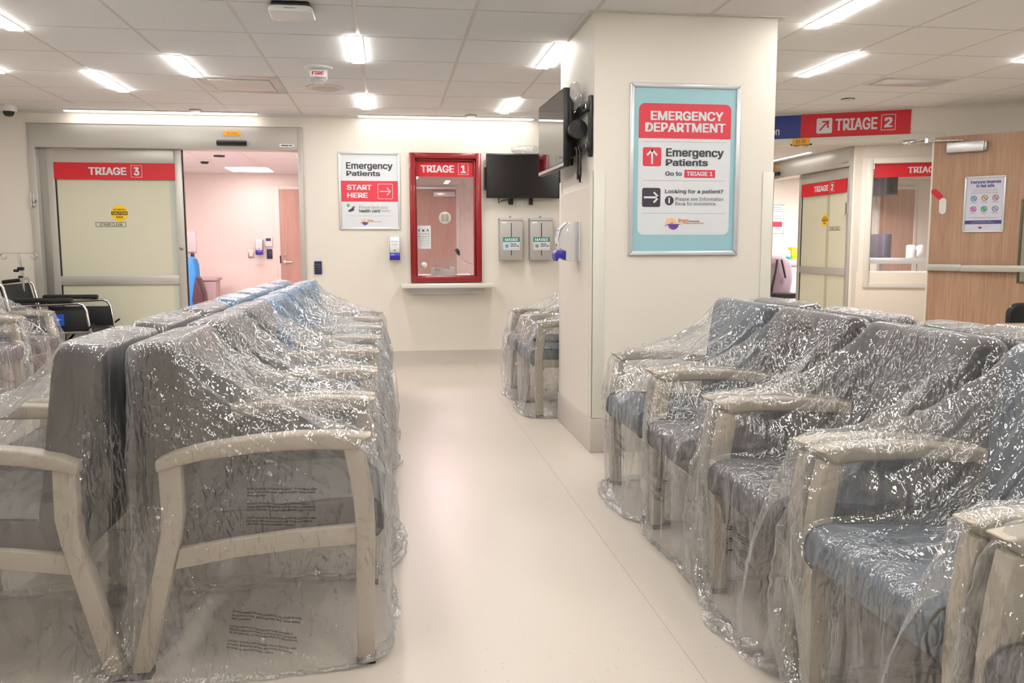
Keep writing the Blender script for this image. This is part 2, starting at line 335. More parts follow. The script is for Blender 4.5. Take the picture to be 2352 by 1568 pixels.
struct('baseboard_left', MB().box(-3.75, -3.737, -3.45, FW, 0, 0.135), 'base')

# angled wall with the wide opening to triage 2 (local x along wall, y into the wall)
AW = R(-26); AP = Vector((3.8, 8.05, 0))
dr = Vector((math.cos(AW), math.sin(AW), 0)); nr = Vector((-math.sin(AW), math.cos(AW), 0))
def aw(s, off=0.0, z=0.0): p = AP + dr * s + nr * off; return (p.x, p.y, z)
wa = struct('wall_angled', MB().box(-1.55, -0.9, 0, 0.15, 0, H).box(-0.9, 1.47, 0, 0.15, 2.22, H).box(1.47, 5.2, 0, 0.15, 0, H), 'wall', smooth=False)
wa.location = AP; wa.rotation_euler = (0, 0, AW)
fr = struct('trim_5', MB().box(-0.95, 1.51, -0.02, 0.17, 2.2, 2.256).box(1.45, 1.51, -0.02, 0.17, 0, 2.2).box(-0.95, -0.89, -0.02, 0.17, 0, 2.2), 'guard', bev=0.003)
fr.location = AP; fr.rotation_euler = (0, 0, AW); fr['label'] = 'cream door frame around the wide opening under the triage 2 sign'
# passage behind it: slider wall (plane X = 5.48) and window wall (parallel to the angled wall, 2 m behind)
SX = 5.48
struct('wall_slider', MB().box(SX, SX + 0.15, 12.15, 14, 0, 2.38).box(SX, SX + 0.15, 9.42, 9.48, 0, 2.4), 'wall', smooth=False)
ww = struct('wall_window', MB().box(0.88, 1.06, 0, 0.12, 0, 2.4).box(1.06, 2.35, 0, 0.12, 0, 0.745).box(1.06, 2.35, 0, 0.12, 2.2, 2.4).box(2.35, 5.2, 0, 0.12, 0, 2.4), 'wall', smooth=False)
ww.location = aw(0, 2.0); ww.rotation_euler = (0, 0, AW)
wt = struct('trim_6', MB().box(0.93, 5.2, -0.008, 0, 0.12, 0.896), 'panelw', bev=0.002); wt.location = aw(0, 2.0); wt.rotation_euler = (0, 0, AW)
wt['label'] = 'lower wall protection sheet beneath the triage 2 window'
struct('wall_passage', MB().box(2.2, 11.5, 14, 14.15, 0, 2.5), 'wall', smooth=False)
struct('wall_passage_left', MB().box(2.45, 2.6, 8.85, 14, 0, 2.5), 'wall', smooth=False)
P5 = [aw(-1.6, .15)[:2], aw(5.2, .15)[:2], (11.5, 14.15), (2.2, 14.15)]
struct('ceiling_passage', MB().prism(P5, 2.38, 2.46, 'z'), 'tbar', smooth=False)
struct('wall_passage_right', MB().box(11.35, 11.5, 5.6, 14, 0, 2.4), 'wall', smooth=False)
# back rooms behind the far wall
struct('wall_room_back', MB().box(-4.2, 2.45, 13.6, 13.75, 0, 2.4), 'wall', smooth=False)
struct('wall_room_left', MB().box(-4.2, -4.05, 8.85, 13.6, 0, 2.4), 'wall', smooth=False)
struct('wall_room_partition', MB().box(-0.62, -0.5, 8.85, 13.6, 0, 2.4), 'wall', smooth=False)
mb = MB()
for i in range(11):
    for j in range(8):
        x0 = -4.2 + i * .61; y0 = 8.85 + j * .61
        mb.box(x0 + .006, x0 + .604, y0 + .006, y0 + .604, 2.337, 2.36)
mb.box(-4.2, 2.5, 8.8, 13.75, 2.343, 2.43)
struct('ceiling_room', mb, 'tile', smooth=False)
struct('trim_7', MB().box(-4.05, -1.75, 13.592, 13.6, 0.12, 0.935), 'panelw', bev=0.002)['label'] = 'lower wall protection sheet in the pink room'

# main ceiling: tegular tiles over an exposed grid
GX = [-0.17 + .66 * k for k in range(-6, 14)]; GY = [4.79 + .67 * k for k in range(-13, 6)] + [8.70]
def inside(x, y):
    if x < -3.75: return False
    p = Vector((x, y, 0)) - AP
    return p.dot(nr) < 0 and y < FW and x < 8.1
mb = MB(); g = 0.011
for i in range(len(GX) - 1):
    for j in range(len(GY) - 1):
        x0, x1, y0, y1 = GX[i] + g, GX[i + 1] - g, GY[j] + g, GY[j + 1] - g
        x0 = max(x0, -3.76); y1 = min(y1, 8.7)
        if x1 - x0 < .05 or y1 - y0 < .03: continue
        mb.box(x0, x1, y0, y1, H, H + 0.03)
ct = struct('ceiling', mb, 'tile', smooth=False)
mb = MB().box(-3.9, 8.3, -3.6, 8.9, H + 0.002, H + 0.06)
struct('trim_8', mb, 'tbar', smooth=False)['label'] = 'white suspended ceiling grid behind the tiles'
struct('trim_9', MB().box(1.115, 2.26, 4.685, 5.695, H - 0.006, H + 0.02), 'tbar')['label'] = 'white ceiling edge trim around the pillar head'
struct('trim_10', MB().box(-3.75, 2.45, FW - 0.02, FW, H - 0.02, H), 'tbar')['label'] = 'white ceiling edge trim along the far wall'

# ------------------------------------------------------------------ ceiling lights
def strip(x, y0, y1, lab, grp='ceiling LED strips', seen=True):
    t = thing('ceiling_light', lab, 'light', (x, (y0 + y1) / 2, H), 0, grp); L = (y1 - y0) / 2
    obj('frame', MB().box(-.05, .05, -L, L, -0.004, 0.004), 'tbar', t)
    obj('diffuser', MB().box(-.04, .04, -L + .004, L - .004, -0.013, -0.003), 'led', t, smooth=False)
    return t
strip(-0.195, 5.45, 6.19, 'LED strip above the aisle, nearer one in line with the red triage window')
strip(-0.195, 7.45, 8.2, 'LED strip above the aisle, farther one near the far wall')
strip(1.12, 5.45, 6.2, 'LED strip just left of the pillar head, nearer of the pair')
strip(1.12, 7.52, 8.27, 'LED strip near the far wall left of the wall television')
strip(-1.43, 6.14, 6.84, 'LED strip beside the air grille in the ceiling')
strip(-2.16, 6.75, 7.55, 'LED strip above the grey sliding door, left of the air grille')
strip(-2.18, 4.85, 5.55, 'LED strip cut by the upper left frame edge')
strip(-2.84, 6.15, 6.88, 'LED strip whose tip shows at the left frame edge')
strip(-1.45, 4.05, 4.75, 'LED strip barely showing at the top left edge')
strip(2.51, 4.12, 4.88, 'LED strip right of the pillar head, nearer one cut by the top edge')
strip(3.16, 5.48, 6.24, 'LED strip right of the pillar, farther one')
strip(4.44, 4.82, 5.56, 'LED strip cut by the right frame edge')
k = 0
for x, y in [(2.47, 2.3), (-0.85, 2.5), (1.15, 0.1), (-0.195, 3.4), (1.12, 3.3), (-2.2, 2.9), (-0.85, 1.4), (0.5, 1.3), (1.8, 1.2), (3.8, 3.2), (3.15, 1.4), (5.1, 3.4), (5.1, 1.2), (-2.2, -1.0), (-0.2, -0.6), (1.8, -0.7), (3.8, -0.8), (6.4, 4.4), (0.5, -1.6)]:  # unseen strips continuing the ceiling pattern, some added to brighten the pillar front
    strip(x, y, y + .72, 'LED strip overhead out of the picture', 'ceiling LED strips out of the picture')
def slot(x0, x1, lab, y=8.60):
    t = thing('slot_light', lab, 'light', ((x0 + x1) / 2, y, H)); L = (x1 - x0) / 2
    obj('housing', MB().box(-L - .01, L + .01, -.035, .035, -0.012, 0.004), 'tbar', t)
    obj('diffuser', MB().box(-L, L, -.022, .022, -0.02, -0.011), 'slot', t)
slot(-3.0, -1.25, 'long thin slot light in the ceiling above the triage 3 door'); slot(-0.28, 1.46, 'long thin slot light in the ceiling above the red window')
t = thing('slot_light', 'thin slot light in the passage ceiling behind the blue and red sign', 'light', (5.24, 10.7, 2.38))
obj('housing', MB().box(-.035, .035, -.62, .62, -0.008, 0.002), 'tbar', t); obj('diffuser', MB().box(-.022, .022, -.6, .6, -0.014, -0.007), 'slot', t)
def panel(x0, x1, y0, y1, z, m, lab):
    t = thing('ceiling_panel_light', lab, 'light', ((x0 + x1) / 2, (y0 + y1) / 2, z)); a, b = (x1 - x0) / 2, (y1 - y0) / 2
    obj('frame', MB().box(-a - .02, a + .02, -b - .02, b + .02, -0.004, 0.004), 'tbar', t); obj('diffuser', MB().box(-a, a, -b, b, -0.012, -0.003), m, t)
panel(-2.28, -1.71, 12.5, 13.15, 2.337, 'pinkvis', 'square light panel in the ceiling of the room behind triage 3')
panel(-3.7, -3.1, 10.2, 10.8, 2.337, 'pink', 'added fill light panel hidden left of the triage 3 doorway')  # unseen, added to light the pink room from out of sight
panel(-1.7, -1.1, 9.5, 10.1, 2.337, 'pink', 'added fill light panel hidden above the triage 3 doorway head')  # unseen fill, added so the back wall is lit evenly
panel(0.3, 0.9, 10.5, 11.1, 2.337, 'pink', 'light panel in the room behind the red window')
panel(6.4, 7.3, 11.2, 12.3, 2.38, 'pinkhot', 'light panel in the bright triage 2 room')
panel(3.5, 3.8, 9.9, 10.3, 2.38, 'warmfill', 'small added fill light panel in the passage hidden behind the pillar')  # unseen fill, added to brighten the triage 2 sliding door
panel(4.5, 5.1, 8.35, 8.75, 2.38, 'warmfill', 'added fill light panel in the passage hidden above the door head')  # unseen fill, added to brighten the passage and its window wall

# ceiling fittings
t = thing('air_grille', 'white square return air grille in the ceiling beside an LED strip', 'vent', (-1.14, 7.17, H))
obj('frame', MB().box(-.31, .31, -.34, -.25, -.006, .004).box(-.31, .31, .25, .34, -.006, .004).box(-.31, -.24, -.25, .25, -.006, .004).box(.24, .31, -.25, .25, -.006, .004), 'alu', t, bev=.002)
obj('shadow_gap', MB().box(-.21, .21, .224, .256, -.0075, .003), 'gap', t)
obj('plate', MB().box(-.232, .232, -.24, .22, -.012, -.004), 'tbar', t, bev=.003)
t = thing('air_grille', 'pale square air diffuser in the ceiling right of the pillar', 'vent', (4.11, 6.36, H))
obj('frame', MB().box(-.3, .3, -.16, -.13, -.006, .004).box(-.3, .3, .13, .16, -.006, .004).box(-.3, -.27, -.13, .13, -.006, .004).box(.27, .3, -.13, .13, -.006, .004), 'tbar', t)
obj('plate', MB().box(-.26, .26, -.125, .125, -.012, -.003), 'silver', t, bev=.003)
t = thing('wireless_access_point', 'white rounded wireless access point with dark mount under the ceiling', 'access point', (-0.5, 4.84, H))
obj('mount', MB().box(-.1, .1, -.1, .1, -.03, 0), 'black', t, bev=.01)
b = MB(); b.prism(rrect(-.118, -.118, .118, .118, .05), -.058, -.024, 'z'); obj('body', b, 'offw', t, bev=.012, seg=3)
obj('mark', MB().box(-.03, .03, -.1185, -.118, -.044, -.04), 'mgrey', t)
t = thing('fire_strobe', 'white ceiling fire strobe with red FIRE lettering', 'alarm', (-0.49, 6.42, H))
obj('base', MB().lathe([(0, 0), (.105, 0), (.105, -.014), (.09, -.02), (0, -.02)]), 'offw', t)
obj('body', MB().prism([(-.065, -.02), (-.06, -.075), (.06, -.075), (.065, -.02)], -.045, .045, 'y'), 'offw', t, bev=.006)
obj('lens', MB().lathe([(.058, -.074), (.052, -.1), (.03, -.118), (0, -.122)]), 'strobe', t)
obj('flash_tube', MB().tube([(-.03, 0, -.085), (.03, 0, -.085)], .012), 'chrome', t)
txt('FIRE', (-.042, -.06, .042, -.036), -.0465, 'red', t, .04)
t = thing('ceiling_speaker', 'round beige flush ceiling speaker beside the fire strobe', 'speaker', (-0.5, 7.2, H))
obj('rim', MB().lathe([(0, 0), (.155, 0), (.155, -.006), (.118, -.011), (0, -.011)], 40), 'tbar', t); obj('mesh_grille', MB().lathe([(0, -.0105), (.112, -.0105), (.105, -.016), (0, -.018)], 40), 'base', t)
for x, y, lab in [(-1.8, 8.5, 'small round sprinkler cover above the triage 3 door'), (0.82, 8.5, 'small round sprinkler cover above the red window'), (4.05, 7.15, 'small round sprinkler cover near the red sign right of the pillar')]:
    t = thing('sprinkler_cover', lab, 'sprinkler', (x, y, H), 0, 'ceiling sprinkler covers'); obj('disc', MB().lathe([(0, 0), (.05, 0), (.052, -.008), (.045, -.012), (0, -.012)]), 'tbar', t); obj('gap_ring', MB().lathe([(.056, 0), (.06, -.003), (.05, -.003)]), 'gap', t)
t = thing('dome_camera', 'white dome security camera with dark lens under the ceiling at far left', 'camera', (-3.43, 8.45, H))
obj('housing', MB().lathe([(0, 0), (.07, 0), (.074, -.03), (.066, -.055), (0, -.055)]), 'offw', t); obj('lens_dome', MB().lathe([(.048, -.05), (.045, -.075), (.03, -.095), (0, -.102)]), 'black', t)

# ------------------------------------------------------------------ sliding doors
def caution(parent, cx, cz, y, r=0.078):
    d = flat('caution_sticker', [circ(cx, cz, r, 36)], y, 'yellow', parent)
    flat('bar', [rect(cx - r * .96, cz - r * .22, cx + r * .96, cz + r * .22)], y - .0006, 'ink', d)
    txt('CAUTION', (cx - r * .86, cz - r * .15, cx + r * .86, cz + r * .15), y - .0012, 'yellow', d, .04)
    txt('AUTOMATIC', (cx - r * .7, cz + r * .34, cx + r * .7, cz + r * .55), y - .0006, 'ink', d, .03)
    txt('DOOR', (cx - r * .4, cz - r * .6, cx + r * .4, cz - r * .36), y - .0006, 'ink', d, .03)
def stand_clear(parent, x0, z0, x1, z1, y):
    o = flat('stand_clear_plate', [rect(x0, z0, x1, z1)], y, 'frost', parent)
    flat('border', outline(x0, z0, x1, z1, .004), y - .0006, 'ink', o)
    txt('STAND CLEAR', (x0 + .035, z0 + .009, x1 - .035, z1 - .009), y - .0006, 'ink', o, .015)
def triage_band(parent, x0, z0, x1, z1, y, digit, tx, bx):
    o = obj('sign_band', MB().box(x0, x1, y, y + .004, z0, z1), 'red', parent, smooth=False)
    zc = (z0 + z1) / 2; hh = (z1 - z0)
    txt('TRIAGE', (tx[0], zc - hh * .235, tx[1], zc + hh * .235), y - .0008, 'white', o, .05)
    if bx:
        flat('number_box', outline(bx[0], zc - hh * .365, bx[1], zc + hh * .365, hh * .022), y - .0008, 'white', o)
        w_ = bx[1] - bx[0]; txt(digit, (bx[0] + w_ * .25, zc - hh * .25, bx[1] - w_ * .25, zc + hh * .25), y - .0008, 'white', o, .06)
    return o
d1 = sroot('door_1', 'wide aluminium sliding door with the triage 3 band, standing half open', 'door', (0, FW, 0))
def slider(d, X0, X1, LX0, LX1, stile=.1):
    """jambs + header from X0 to X1, one leaf from LX0 to LX1 (local x, front is -y)"""
    obj('jamb', MB().box(X0, X0 + .065, -.03, .16, 0, 2.38), 'alu', d, bev=.003); obj('jamb', MB().box(X1 - .045, X1, -.03, .16, 0, 2.38), 'alu', d, bev=.003)
    obj('header', MB().box(X0 + .065, X1 - .045, -.035, .16, 2.155, 2.38), 'alu', d, bev=.003)
    obj('header_seam', MB().box(X0, X1, -.0365, -.03, 2.372, 2.38), 'steel', d)
    y0, y1 = .03, .075; a, b = LX0, LX1
    lf = MB(); lf.box(a, a + stile * .62, y0, y1, .01, 2.15).box(b - stile * .72, b, y0, y1, .01, 2.15)
    lf.box(a + stile * .62, b - stile * .72, y0, y1, 2.02, 2.15).box(a + stile * .62, b - stile * .72, y0, y1, .845, .932).box(a + stile * .62, b - stile * .72, y0, y1, .01, .2)
    obj('leaf_frame', lf, 'alu', d, bev=.002)
    obj('gasket', MB().box(a + stile * .62, a + stile * .62 + .012, y0 + .012, y1, .2, .845).box(a + stile * .62, a + stile * .62 + .012, y0 + .012, y1, .932, 1.87).box(b, b + .012, y0 + .01, y1 - .01, .01, 2.15), 'gap', d, smooth=False)
    for z0, z1 in ((.2, .845), (.932, 2.02)):
        obj('glass_pane', MB().box(a + stile * .62 + .012, b - stile * .72, .05, .058, z0, z1), 'frost', d, smooth=False)
    obj('lock', MB().lathe([(0, 0), (.02, 0), (.02, -.006), (.012, -.01), (0, -.01)], 20, Matrix.Translation((b - .035, y0, 1.2)) @ Matrix.Rotation(-PI / 2, 4, 'X')), 'steel', d)
slider(d1, -3.375, -.84, -3.235, -2.0)
obj('meeting_strip', MB().box(-3.31, -3.235, .05, .14, 0, 2.155), 'steel', d1, smooth=False)
obj('pane_edge', MB().box(-2.13, -2.072, .0495, .0505, .2, .845).box(-2.13, -2.072, .0495, .0505, .932, 1.86), mat('pale_frost_edge', srgb(200, 206, 194), .3), d1, smooth=False)
triage_band(d1, -3.175, 1.862, -2.066, 2.02, .026, '3', (-2.862, -2.514), (-2.473, -2.37))
caution(d1, -2.605, 1.54, .048); stand_clear(d1, -2.83, 1.408, -2.549, 1.453, .048)
obj('hinge_latch', MB().box(-3.375, -3.335, -.05, -.03, 1.6, 1.72).tube([(-3.36, -.055, 1.59), (-3.36, -.055, 1.73)], .008).tube([(-3.345, -.05, 1.63), (-3.315, -.06, 1.66)], .007), 'chrome', d1)
pl = obj('room_plate', MB().box(-1.58, -1.422, -.039, -.035, 2.287, 2.335), 'orange', d1); txt('B1.306e', (-1.545, 2.3, -1.452, 2.322), -.0396, 'brown', pl, .0)
obj('motion_sensor', MB().prism([(-.04, 2.187), (-.075, 2.195), (-.085, 2.225), (-.07, 2.241), (-.035, 2.241)], -1.645, -1.364, 'x'), 'black', d1, bev=.006)
obj('maker_plate', MB().box(-1.055, -.915, -.037, -.035, 2.188, 2.213), 'silver', d1)
obj('maker_mark', MB().box(-1.04, -.97, -.0378, -.037, 2.195, 2.206).box(-.965, -.93, -.0378, -.037, 2.197, 2.206), 'dgrey', d1)
obj('threshold', MB().box(-3.31, -.885, 0, .15, .0, .006), 'steel', d1)

d2 = sroot('door_2', 'aluminium sliding door with the triage 2 band beyond the angled opening, half open', 'door', (SX, 0, 0), -PI / 2)   # local x -> -Y, local y -> +X
slider(d2, -12.15, -9.48, -10.88, -9.58)
triage_band(d2, -10.80, 1.856, -9.67, 2.018, .026, '2', (-10.464, -10.10), (-10.065, -9.948))
caution(d2, -10.2, 1.535, .048); stand_clear(d2, -10.116, 1.398, -9.822, 1.445, .048)
obj('pane_edge', MB().box(-10.16, -10.09, .0495, .0505, .2, .845).box(-10.16, -10.09, .0495, .0505, .932, 1.86), mat('pale_frost_line', srgb(188, 186, 158), .3), d2, smooth=False)
obj('hinge_latch', MB().box(-9.55, -9.51, -.05, -.03, 1.58, 1.72).tube([(-9.53, -.055, 1.57), (-9.53, -.055, 1.73)], .008), 'chrome', d2)
obj('room_plate', MB().box(-11.5, -11.36, -.039, -.035, 2.29, 2.335), 'orange', d2)
obj('motion_sensor', MB().prism([(-.04, 2.187), (-.075, 2.195), (-.085, 2.225), (-.07, 2.241), (-.035, 2.241)], -11.6, -11.32, 'x'), 'black', d2, bev=.006)
obj('maker_plate', MB().box(-9.68, -9.55, -.037, -.035, 2.19, 2.21), 'steel', d2)

# ------------------------------------------------------------------ red triage 1 window
w1 = sroot('window_1', 'red framed reception window with the triage 1 band on the far wall', 'window', (0, FW, 0))
mb = MB(); X0, X1, Z0, Z1 = .208, .938, .845, 2.15; a, b, c, d = .266, .882, .905, 2.094
mb.box(X0, a, -.035, .14, Z0, Z1).box(b, X1, -.035, .14, Z0, Z1).box(a, b, -.035, .14, d, Z1).box(a, b, -.035, .14, Z0, c)
obj('frame', mb, 'redf', w1, bev=.004)
obj('glazing_bead', MB().box(a, a + .013, .0, .06, c, d).box(b - .02, b, .0, .06, c, d).box(a, b, .0, .06, d - .02, d).box(a, b, .0, .06, c, c + .008), 'redf', w1, bev=.002)
obj('glass_pane', MB().box(a, b, .045, .051, c, d), 'glass', w1, smooth=False)
triage_band(w1, .279, 1.918, .863, 2.075, .039, '1', (.325, .666), (.708, .811))
ec = flat('eye_chart', [rect(.282, 1.187, .419, 1.422)], .043, 'white', w1)
for s_, z0, z1, x0, x1 in [('E K A', 1.362, 1.388, .294, .402), ('C Z H S', 1.331, 1.345, .294, .404), ('K S R N H', 1.306, 1.317, .295, .404), ('D V K H C R', 1.285, 1.293, .296, .404), ('S R Z K D N O', 1.267, 1.273, .297, .404), ('O N H C V S R', 1.251, 1.256, .298, .404), ('H K D R Z C N', 1.236, 1.24, .3, .402), ('V R C H O N S', 1.223, 1.226, .302, .4), ('N D C K R H Z', 1.212, 1.2145, .304, .398)]:
    txt(s_, (x0, z0, x1, z1), .0424, 'ink', ec, .02)
ic = obj('intercom', MB().lathe([(0, 0), (.063, 0), (.063, -.008), (.055, -.012), (0, -.012)], 36, Matrix.Translation((.566, .045, 1.502)) @ Matrix.Rotation(-PI / 2, 4, 'X')), 'base', w1)
# matrix above points the lathe axis along y; slots on the front
mb = MB()
for kx in (-.021, .021):
    for kz in range(6): mb.box(.566 + kx - .017, .566 + kx + .017, .0318, .034, 1.469 + kz * .0125, 1.473 + kz * .0125)
obj('slot', mb, 'gap', ic, smooth=False)
obj('talk_button', MB().lathe([(0, 0), (.034, 0), (.034, -.01), (.026, -.016), (0, -.016)], 28, Matrix.Translation((.345, .045, 1.016)) @ Matrix.Rotation(-PI / 2, 4, 'X')), 'silver', w1)
cs = tag(obj('counter_shelf', MB().box(.106, 1.045, -.27, 0, .796, .834), 'guard', None, bev=.004), 'narrow white counter shelf beneath the red window', 'shelf'); cs.location = (0, FW, 0)
obj('apron', MB().box(.202, .93, -.045, 0, .722, .796), 'silver', cs, bev=.002)

# room behind the red window
t = thing('desk', 'white desk behind the red window', 'desk', (.6, 9.25, 0)); obj('top', MB().box(-.9, .8, -.35, .35, .86, .9), 'offw', t, bev=.004); obj('panel', MB().box(-.88, .78, .28, .3, 0, .86), 'offw', t)
t = thing('gooseneck_microphone', 'white gooseneck microphone with black foam tip behind the red window', 'microphone', (.93, 9.15, .9))
path = [(0, 0, 0), (0, 0, .06), (-.03, 0, .11), (-.09, 0, .135), (-.15, 0, .17), (-.19, 0, .225)]
obj('base', MB().lathe([(0, 0), (.05, 0), (.045, .02), (0, .022)]), 'offw', t); obj('neck', MB().tube(path, .009), 'offw', t)
obj('foam_tip', MB().tube([(-.185, 0, .215), (-.2, 0, .245), (-.215, 0, .272), (-.222, 0, .284)], [.012, .021, .021, .012], 12), 'black', t)
t = thing('printer', 'white slip printer with papers behind the red window', 'printer', (.57, 9.13, .9)); obj('body', MB().prism([(-.13, 0), (.13, 0), (.12, .05), (-.12, .085)], -.06, .09, 'y'), 'offw', t, bev=.005)
obj('paper', MB().box(-.1, .0, -.068, -.066, .02, .085), 'white', t); obj('knob', MB().box(.07, .12, -.03, .03, .04, .09), 'offw', t, bev=.006)
obj('print', MB().box(-.09, -.065, -.0695, -.068, .05, .075).box(-.055, -.04, -.0695, -.068, .05, .07), 'mgrey', t)
for i, pth in enumerate([[(.7, 9.05, .905), (.75, 9.05, .95), (.8, 9.05, .955), (.84, 9.06, .93), (.87, 9.1, .905)], [(.31, 9.0, .905), (.33, 9.0, .99), (.335, 8.99, 1.0)]]):
    tag(obj('cord', MB().tube(pth, .004, 6), 'offw'), ['white looping cord behind the lower right of the red window', 'white cord rising to the talk button behind the red window'][i], 'cord')
t = thing('sneeze_guard', 'low clear acrylic guard behind the red window', 'guard', (.58, 8.95, .9)); obj('panel', MB().box(-.17, .12, -.003, .003, 0, .18), 'acrylic', t); obj('foot', MB().box(-.15, -.13, -.03, .03, 0, .008), 'acrylic', t)

def room_door(name, lab, x0, x1, z1, Y, closer=False, lever=None, hinge_side=1):
    t = sroot(name, lab, 'door', (0, Y, 0))
    obj('frame', MB().box(x0 - .06, x0, -.02, .03, 0, z1 + .06).box(x1, x1 + .06, -.02, .03, 0, z1 + .06).box(x0, x1, -.02, .03, z1, z1 + .06), 'guard', t, bev=.003)
    obj('leaf', MB().box(x0, x1, -.01, .03, .005, z1), 'wood2', t, smooth=False)
    if closer:
        obj('door_closer', MB().box(x1 - .36, x1 - .02, -.07, -.01, z1 - .12, z1 - .04), 'silver', t, bev=.006); obj('closer_arm', MB().box(x0, x1 - .05, -.06, -.03, z1 + .0, z1 + .03), 'steel', t)
    if lever is not None:
        h = obj('handle', MB().lathe([(0, 0), (.028, 0), (.028, -.012), (0, -.014)], 20, Matrix.Translation((lever, -.01, .98)) @ Matrix.Rotation(-PI / 2, 4, 'X')).tube([(lever, -.02, .98), (lever, -.06, .98), (lever + .13, -.062, .978)], .011), 'chrome', t)
        obj('lock', MB().lathe([(0, 0), (.025, 0), (.024, -.01), (0, -.012)], 20, Matrix.Translation((lever, -.01, 1.09)) @ Matrix.Rotation(-PI / 2, 4, 'X')), 'steel', t)
        obj('hinge', MB().box(x0 - .014, x0 + .004, -.022, -.01, .96, 1.08), 'gap', t)
    return t
room_door('door_4', 'pink toned wooden door with lever handle in the room behind triage 3', -1.69, -.78, 2.1, 13.6, lever=-1.66 + .03)
room_door('door_5', 'wooden door with closer seen through the red window', .2, 1.06, 2.12, 13.6, closer=True)

# room behind triage 3
def soap(name_lab, loc, rz=0):
    t = thing('soap_dispenser', name_lab, 'dispenser', loc, rz)
    obj('backplate', MB().prism(rrect(-.062, -.122, .062, .122, .012), -.008, 0, 'y'), 'offw', t, bev=.002)
    prof = [(-.008, -.118), (-.085, -.118), (-.088, -.06), (-.125, -.045), (-.133, .01), (-.118, .075), (-.075, .112), (-.008, .12)]
    obj('clear_cover', MB().prism(prof, -.055, .055, 'x'), 'cover', t, bev=.006)
    fp = [(-.128, -.05), (-.138, .01), (-.123, .075), (-.08, .114), (-.076, .111), (-.118, .074), (-.133, .01), (-.124, -.048)]
    shield = obj('front_shield', MB().prism(fp, -.046, .046, 'x'), 'offw', t, bev=.003)
    obj('blue_stripe', MB().box(-.04, .035, -.1275, -.126, .066, .069), 'dispb', shield); obj('keyhole', MB().box(-.006, .006, -.137, -.135, -.028, -.016), 'dgrey', shield)
    obj('print', MB().box(-.03, .03, -.1335, -.132, .04, .043).box(-.026, .026, -.1345, -.133, .03, .032).box(-.022, .022, -.1355, -.134, .02, .022), 'mgrey', shield)
    obj('push_lever', MB().prism([(-.085, -.06), (-.14, -.052), (-.155, -.075), (-.148, -.118), (-.14, -.122), (-.125, -.095), (-.088, -.115)], -.052, .052, 'x'), 'dispb', t, bev=.006)
    return t
def keypad(lab, loc, s=1.0):
    t = thing('keypad', lab, 'keypad', loc)
    obj('body', MB().prism(rrect(-.036 * s, -.064 * s, .036 * s, .064 * s, .006), -.022, 0, 'y'), 'black', t, bev=.003)
    obj('light_bar', MB().box(-.034 * s, .034 * s, -.0215, -.006, .064 * s, .0665 * s), 'keyled', t)
    for r_ in range(4):
        for c_ in range(3):
            cx, cz = (-.02 + c_ * .02) * s, (.03 - r_ * .024) * s
            obj('key', MB().box(cx - .0045 * s, cx + .0045 * s, -.0232, -.022, cz - .0035 * s, cz + .0035 * s), 'keyled', t, smooth=False)
    return t
soap('white and blue hand wash dispenser on the pink wall inside triage 3', (-2.0, 13.6, 1.215))
keypad('small blue lit keypad below the thermostat on the pink wall', (-1.86, 13.6, 1.106), 1.15)
t = thing('thermostat', 'white thermostat with grey display on the pink wall', 'thermostat', (-1.87, 13.6, 1.295)); obj('body', MB().box(-.06, .06, -.025, 0, -.075, .075), 'offw', t, bev=.006); obj('display', MB().box(-.038, .038, -.027, -.025, .01, .055), 'dgrey', t)
t = thing('light_switch', 'steel light switch plate left of the dispenser on the pink wall', 'switch', (-2.14, 13.6, 1.114)); obj('plate', MB().box(-.045, .045, -.008, 0, -.07, .07), 'steel', t, bev=.002); obj('rocker', MB().box(-.028, .028, -.016, -.008, -.045, .045), 'offw', t, bev=.003)
t = thing('phone', 'white wall phone at the left edge of the triage 3 doorway', 'phone', (-3.02, 13.6, 1.3)); obj('body', MB().box(-.12, .07, -.05, 0, -.16, .16), 'offw', t, bev=.01); obj('jack', MB().box(-.02, .03, -.02, 0, -.27, -.18), 'maroon', t)
t = thing('smoke_detector', 'white smoke detector on the pink room ceiling', 'detector', (-2.35, 11.5, 2.337)); obj('base', MB().lathe([(0, 0), (.09, 0), (.085, -.03), (0, -.03)]), 'offw', t); obj('sensor', MB().lathe([(.055, -.03), (.04, -.055), (0, -.058)]), 'gap', t)
t = thing('ceiling_sensor', 'dark round ceiling sensor in the pink room', 'sensor', (-2.07, 11.0, 2.337)); obj('disc', MB().lathe([(0, 0), (.07, 0), (.065, -.015), (0, -.016)]), 'gap', t)
# task chair seen from the side, leaning back to the left
t = thing('task_chair', 'blue upholstered task chair with dark shell inside triage 3', 'chair', (-2.55, 11.5, 0))
bp = [(-.06, 1.085), (-.015, 1.09), (.03, 1.06), (.055, .98), (.06, .8), (.03, .62), (.02, .5), (.08, .36), (-.02, .36), (-.06, .47), (-.13, .60), (-.135, .64), (-.06, .76), (-.07, .9), (-.085, 1.04)]
obj('backrest', MB().prism(bp, -.13, .13, 'y'), 'taskblue', t, bev=.02, seg=3)
obj('back_shell', MB().prism([(.055, .83), (.08, .8), (.13, .62), (.15, .48), (.11, .4), (.04, .42), (.0, .52), (.02, .64), (.045, .76)], -.11, -.15, 'y').prism([(.06, .83), (.09, .8), (.14, .62), (.15, .48), (.12, .42), (.1, .5), (.09, .62), (.06, .76)], -.11, .11, 'y'), 'maroon', t, bev=.012)
obj('seat', MB().prism(rrect(-.55, .38, .02, .48, .04), -.24, .24, 'y'), 'taskblue', t, bev=.015)
obj('column', MB().tube([(-.25, 0, .07), (-.25, 0, .38)], .03), 'black', t)
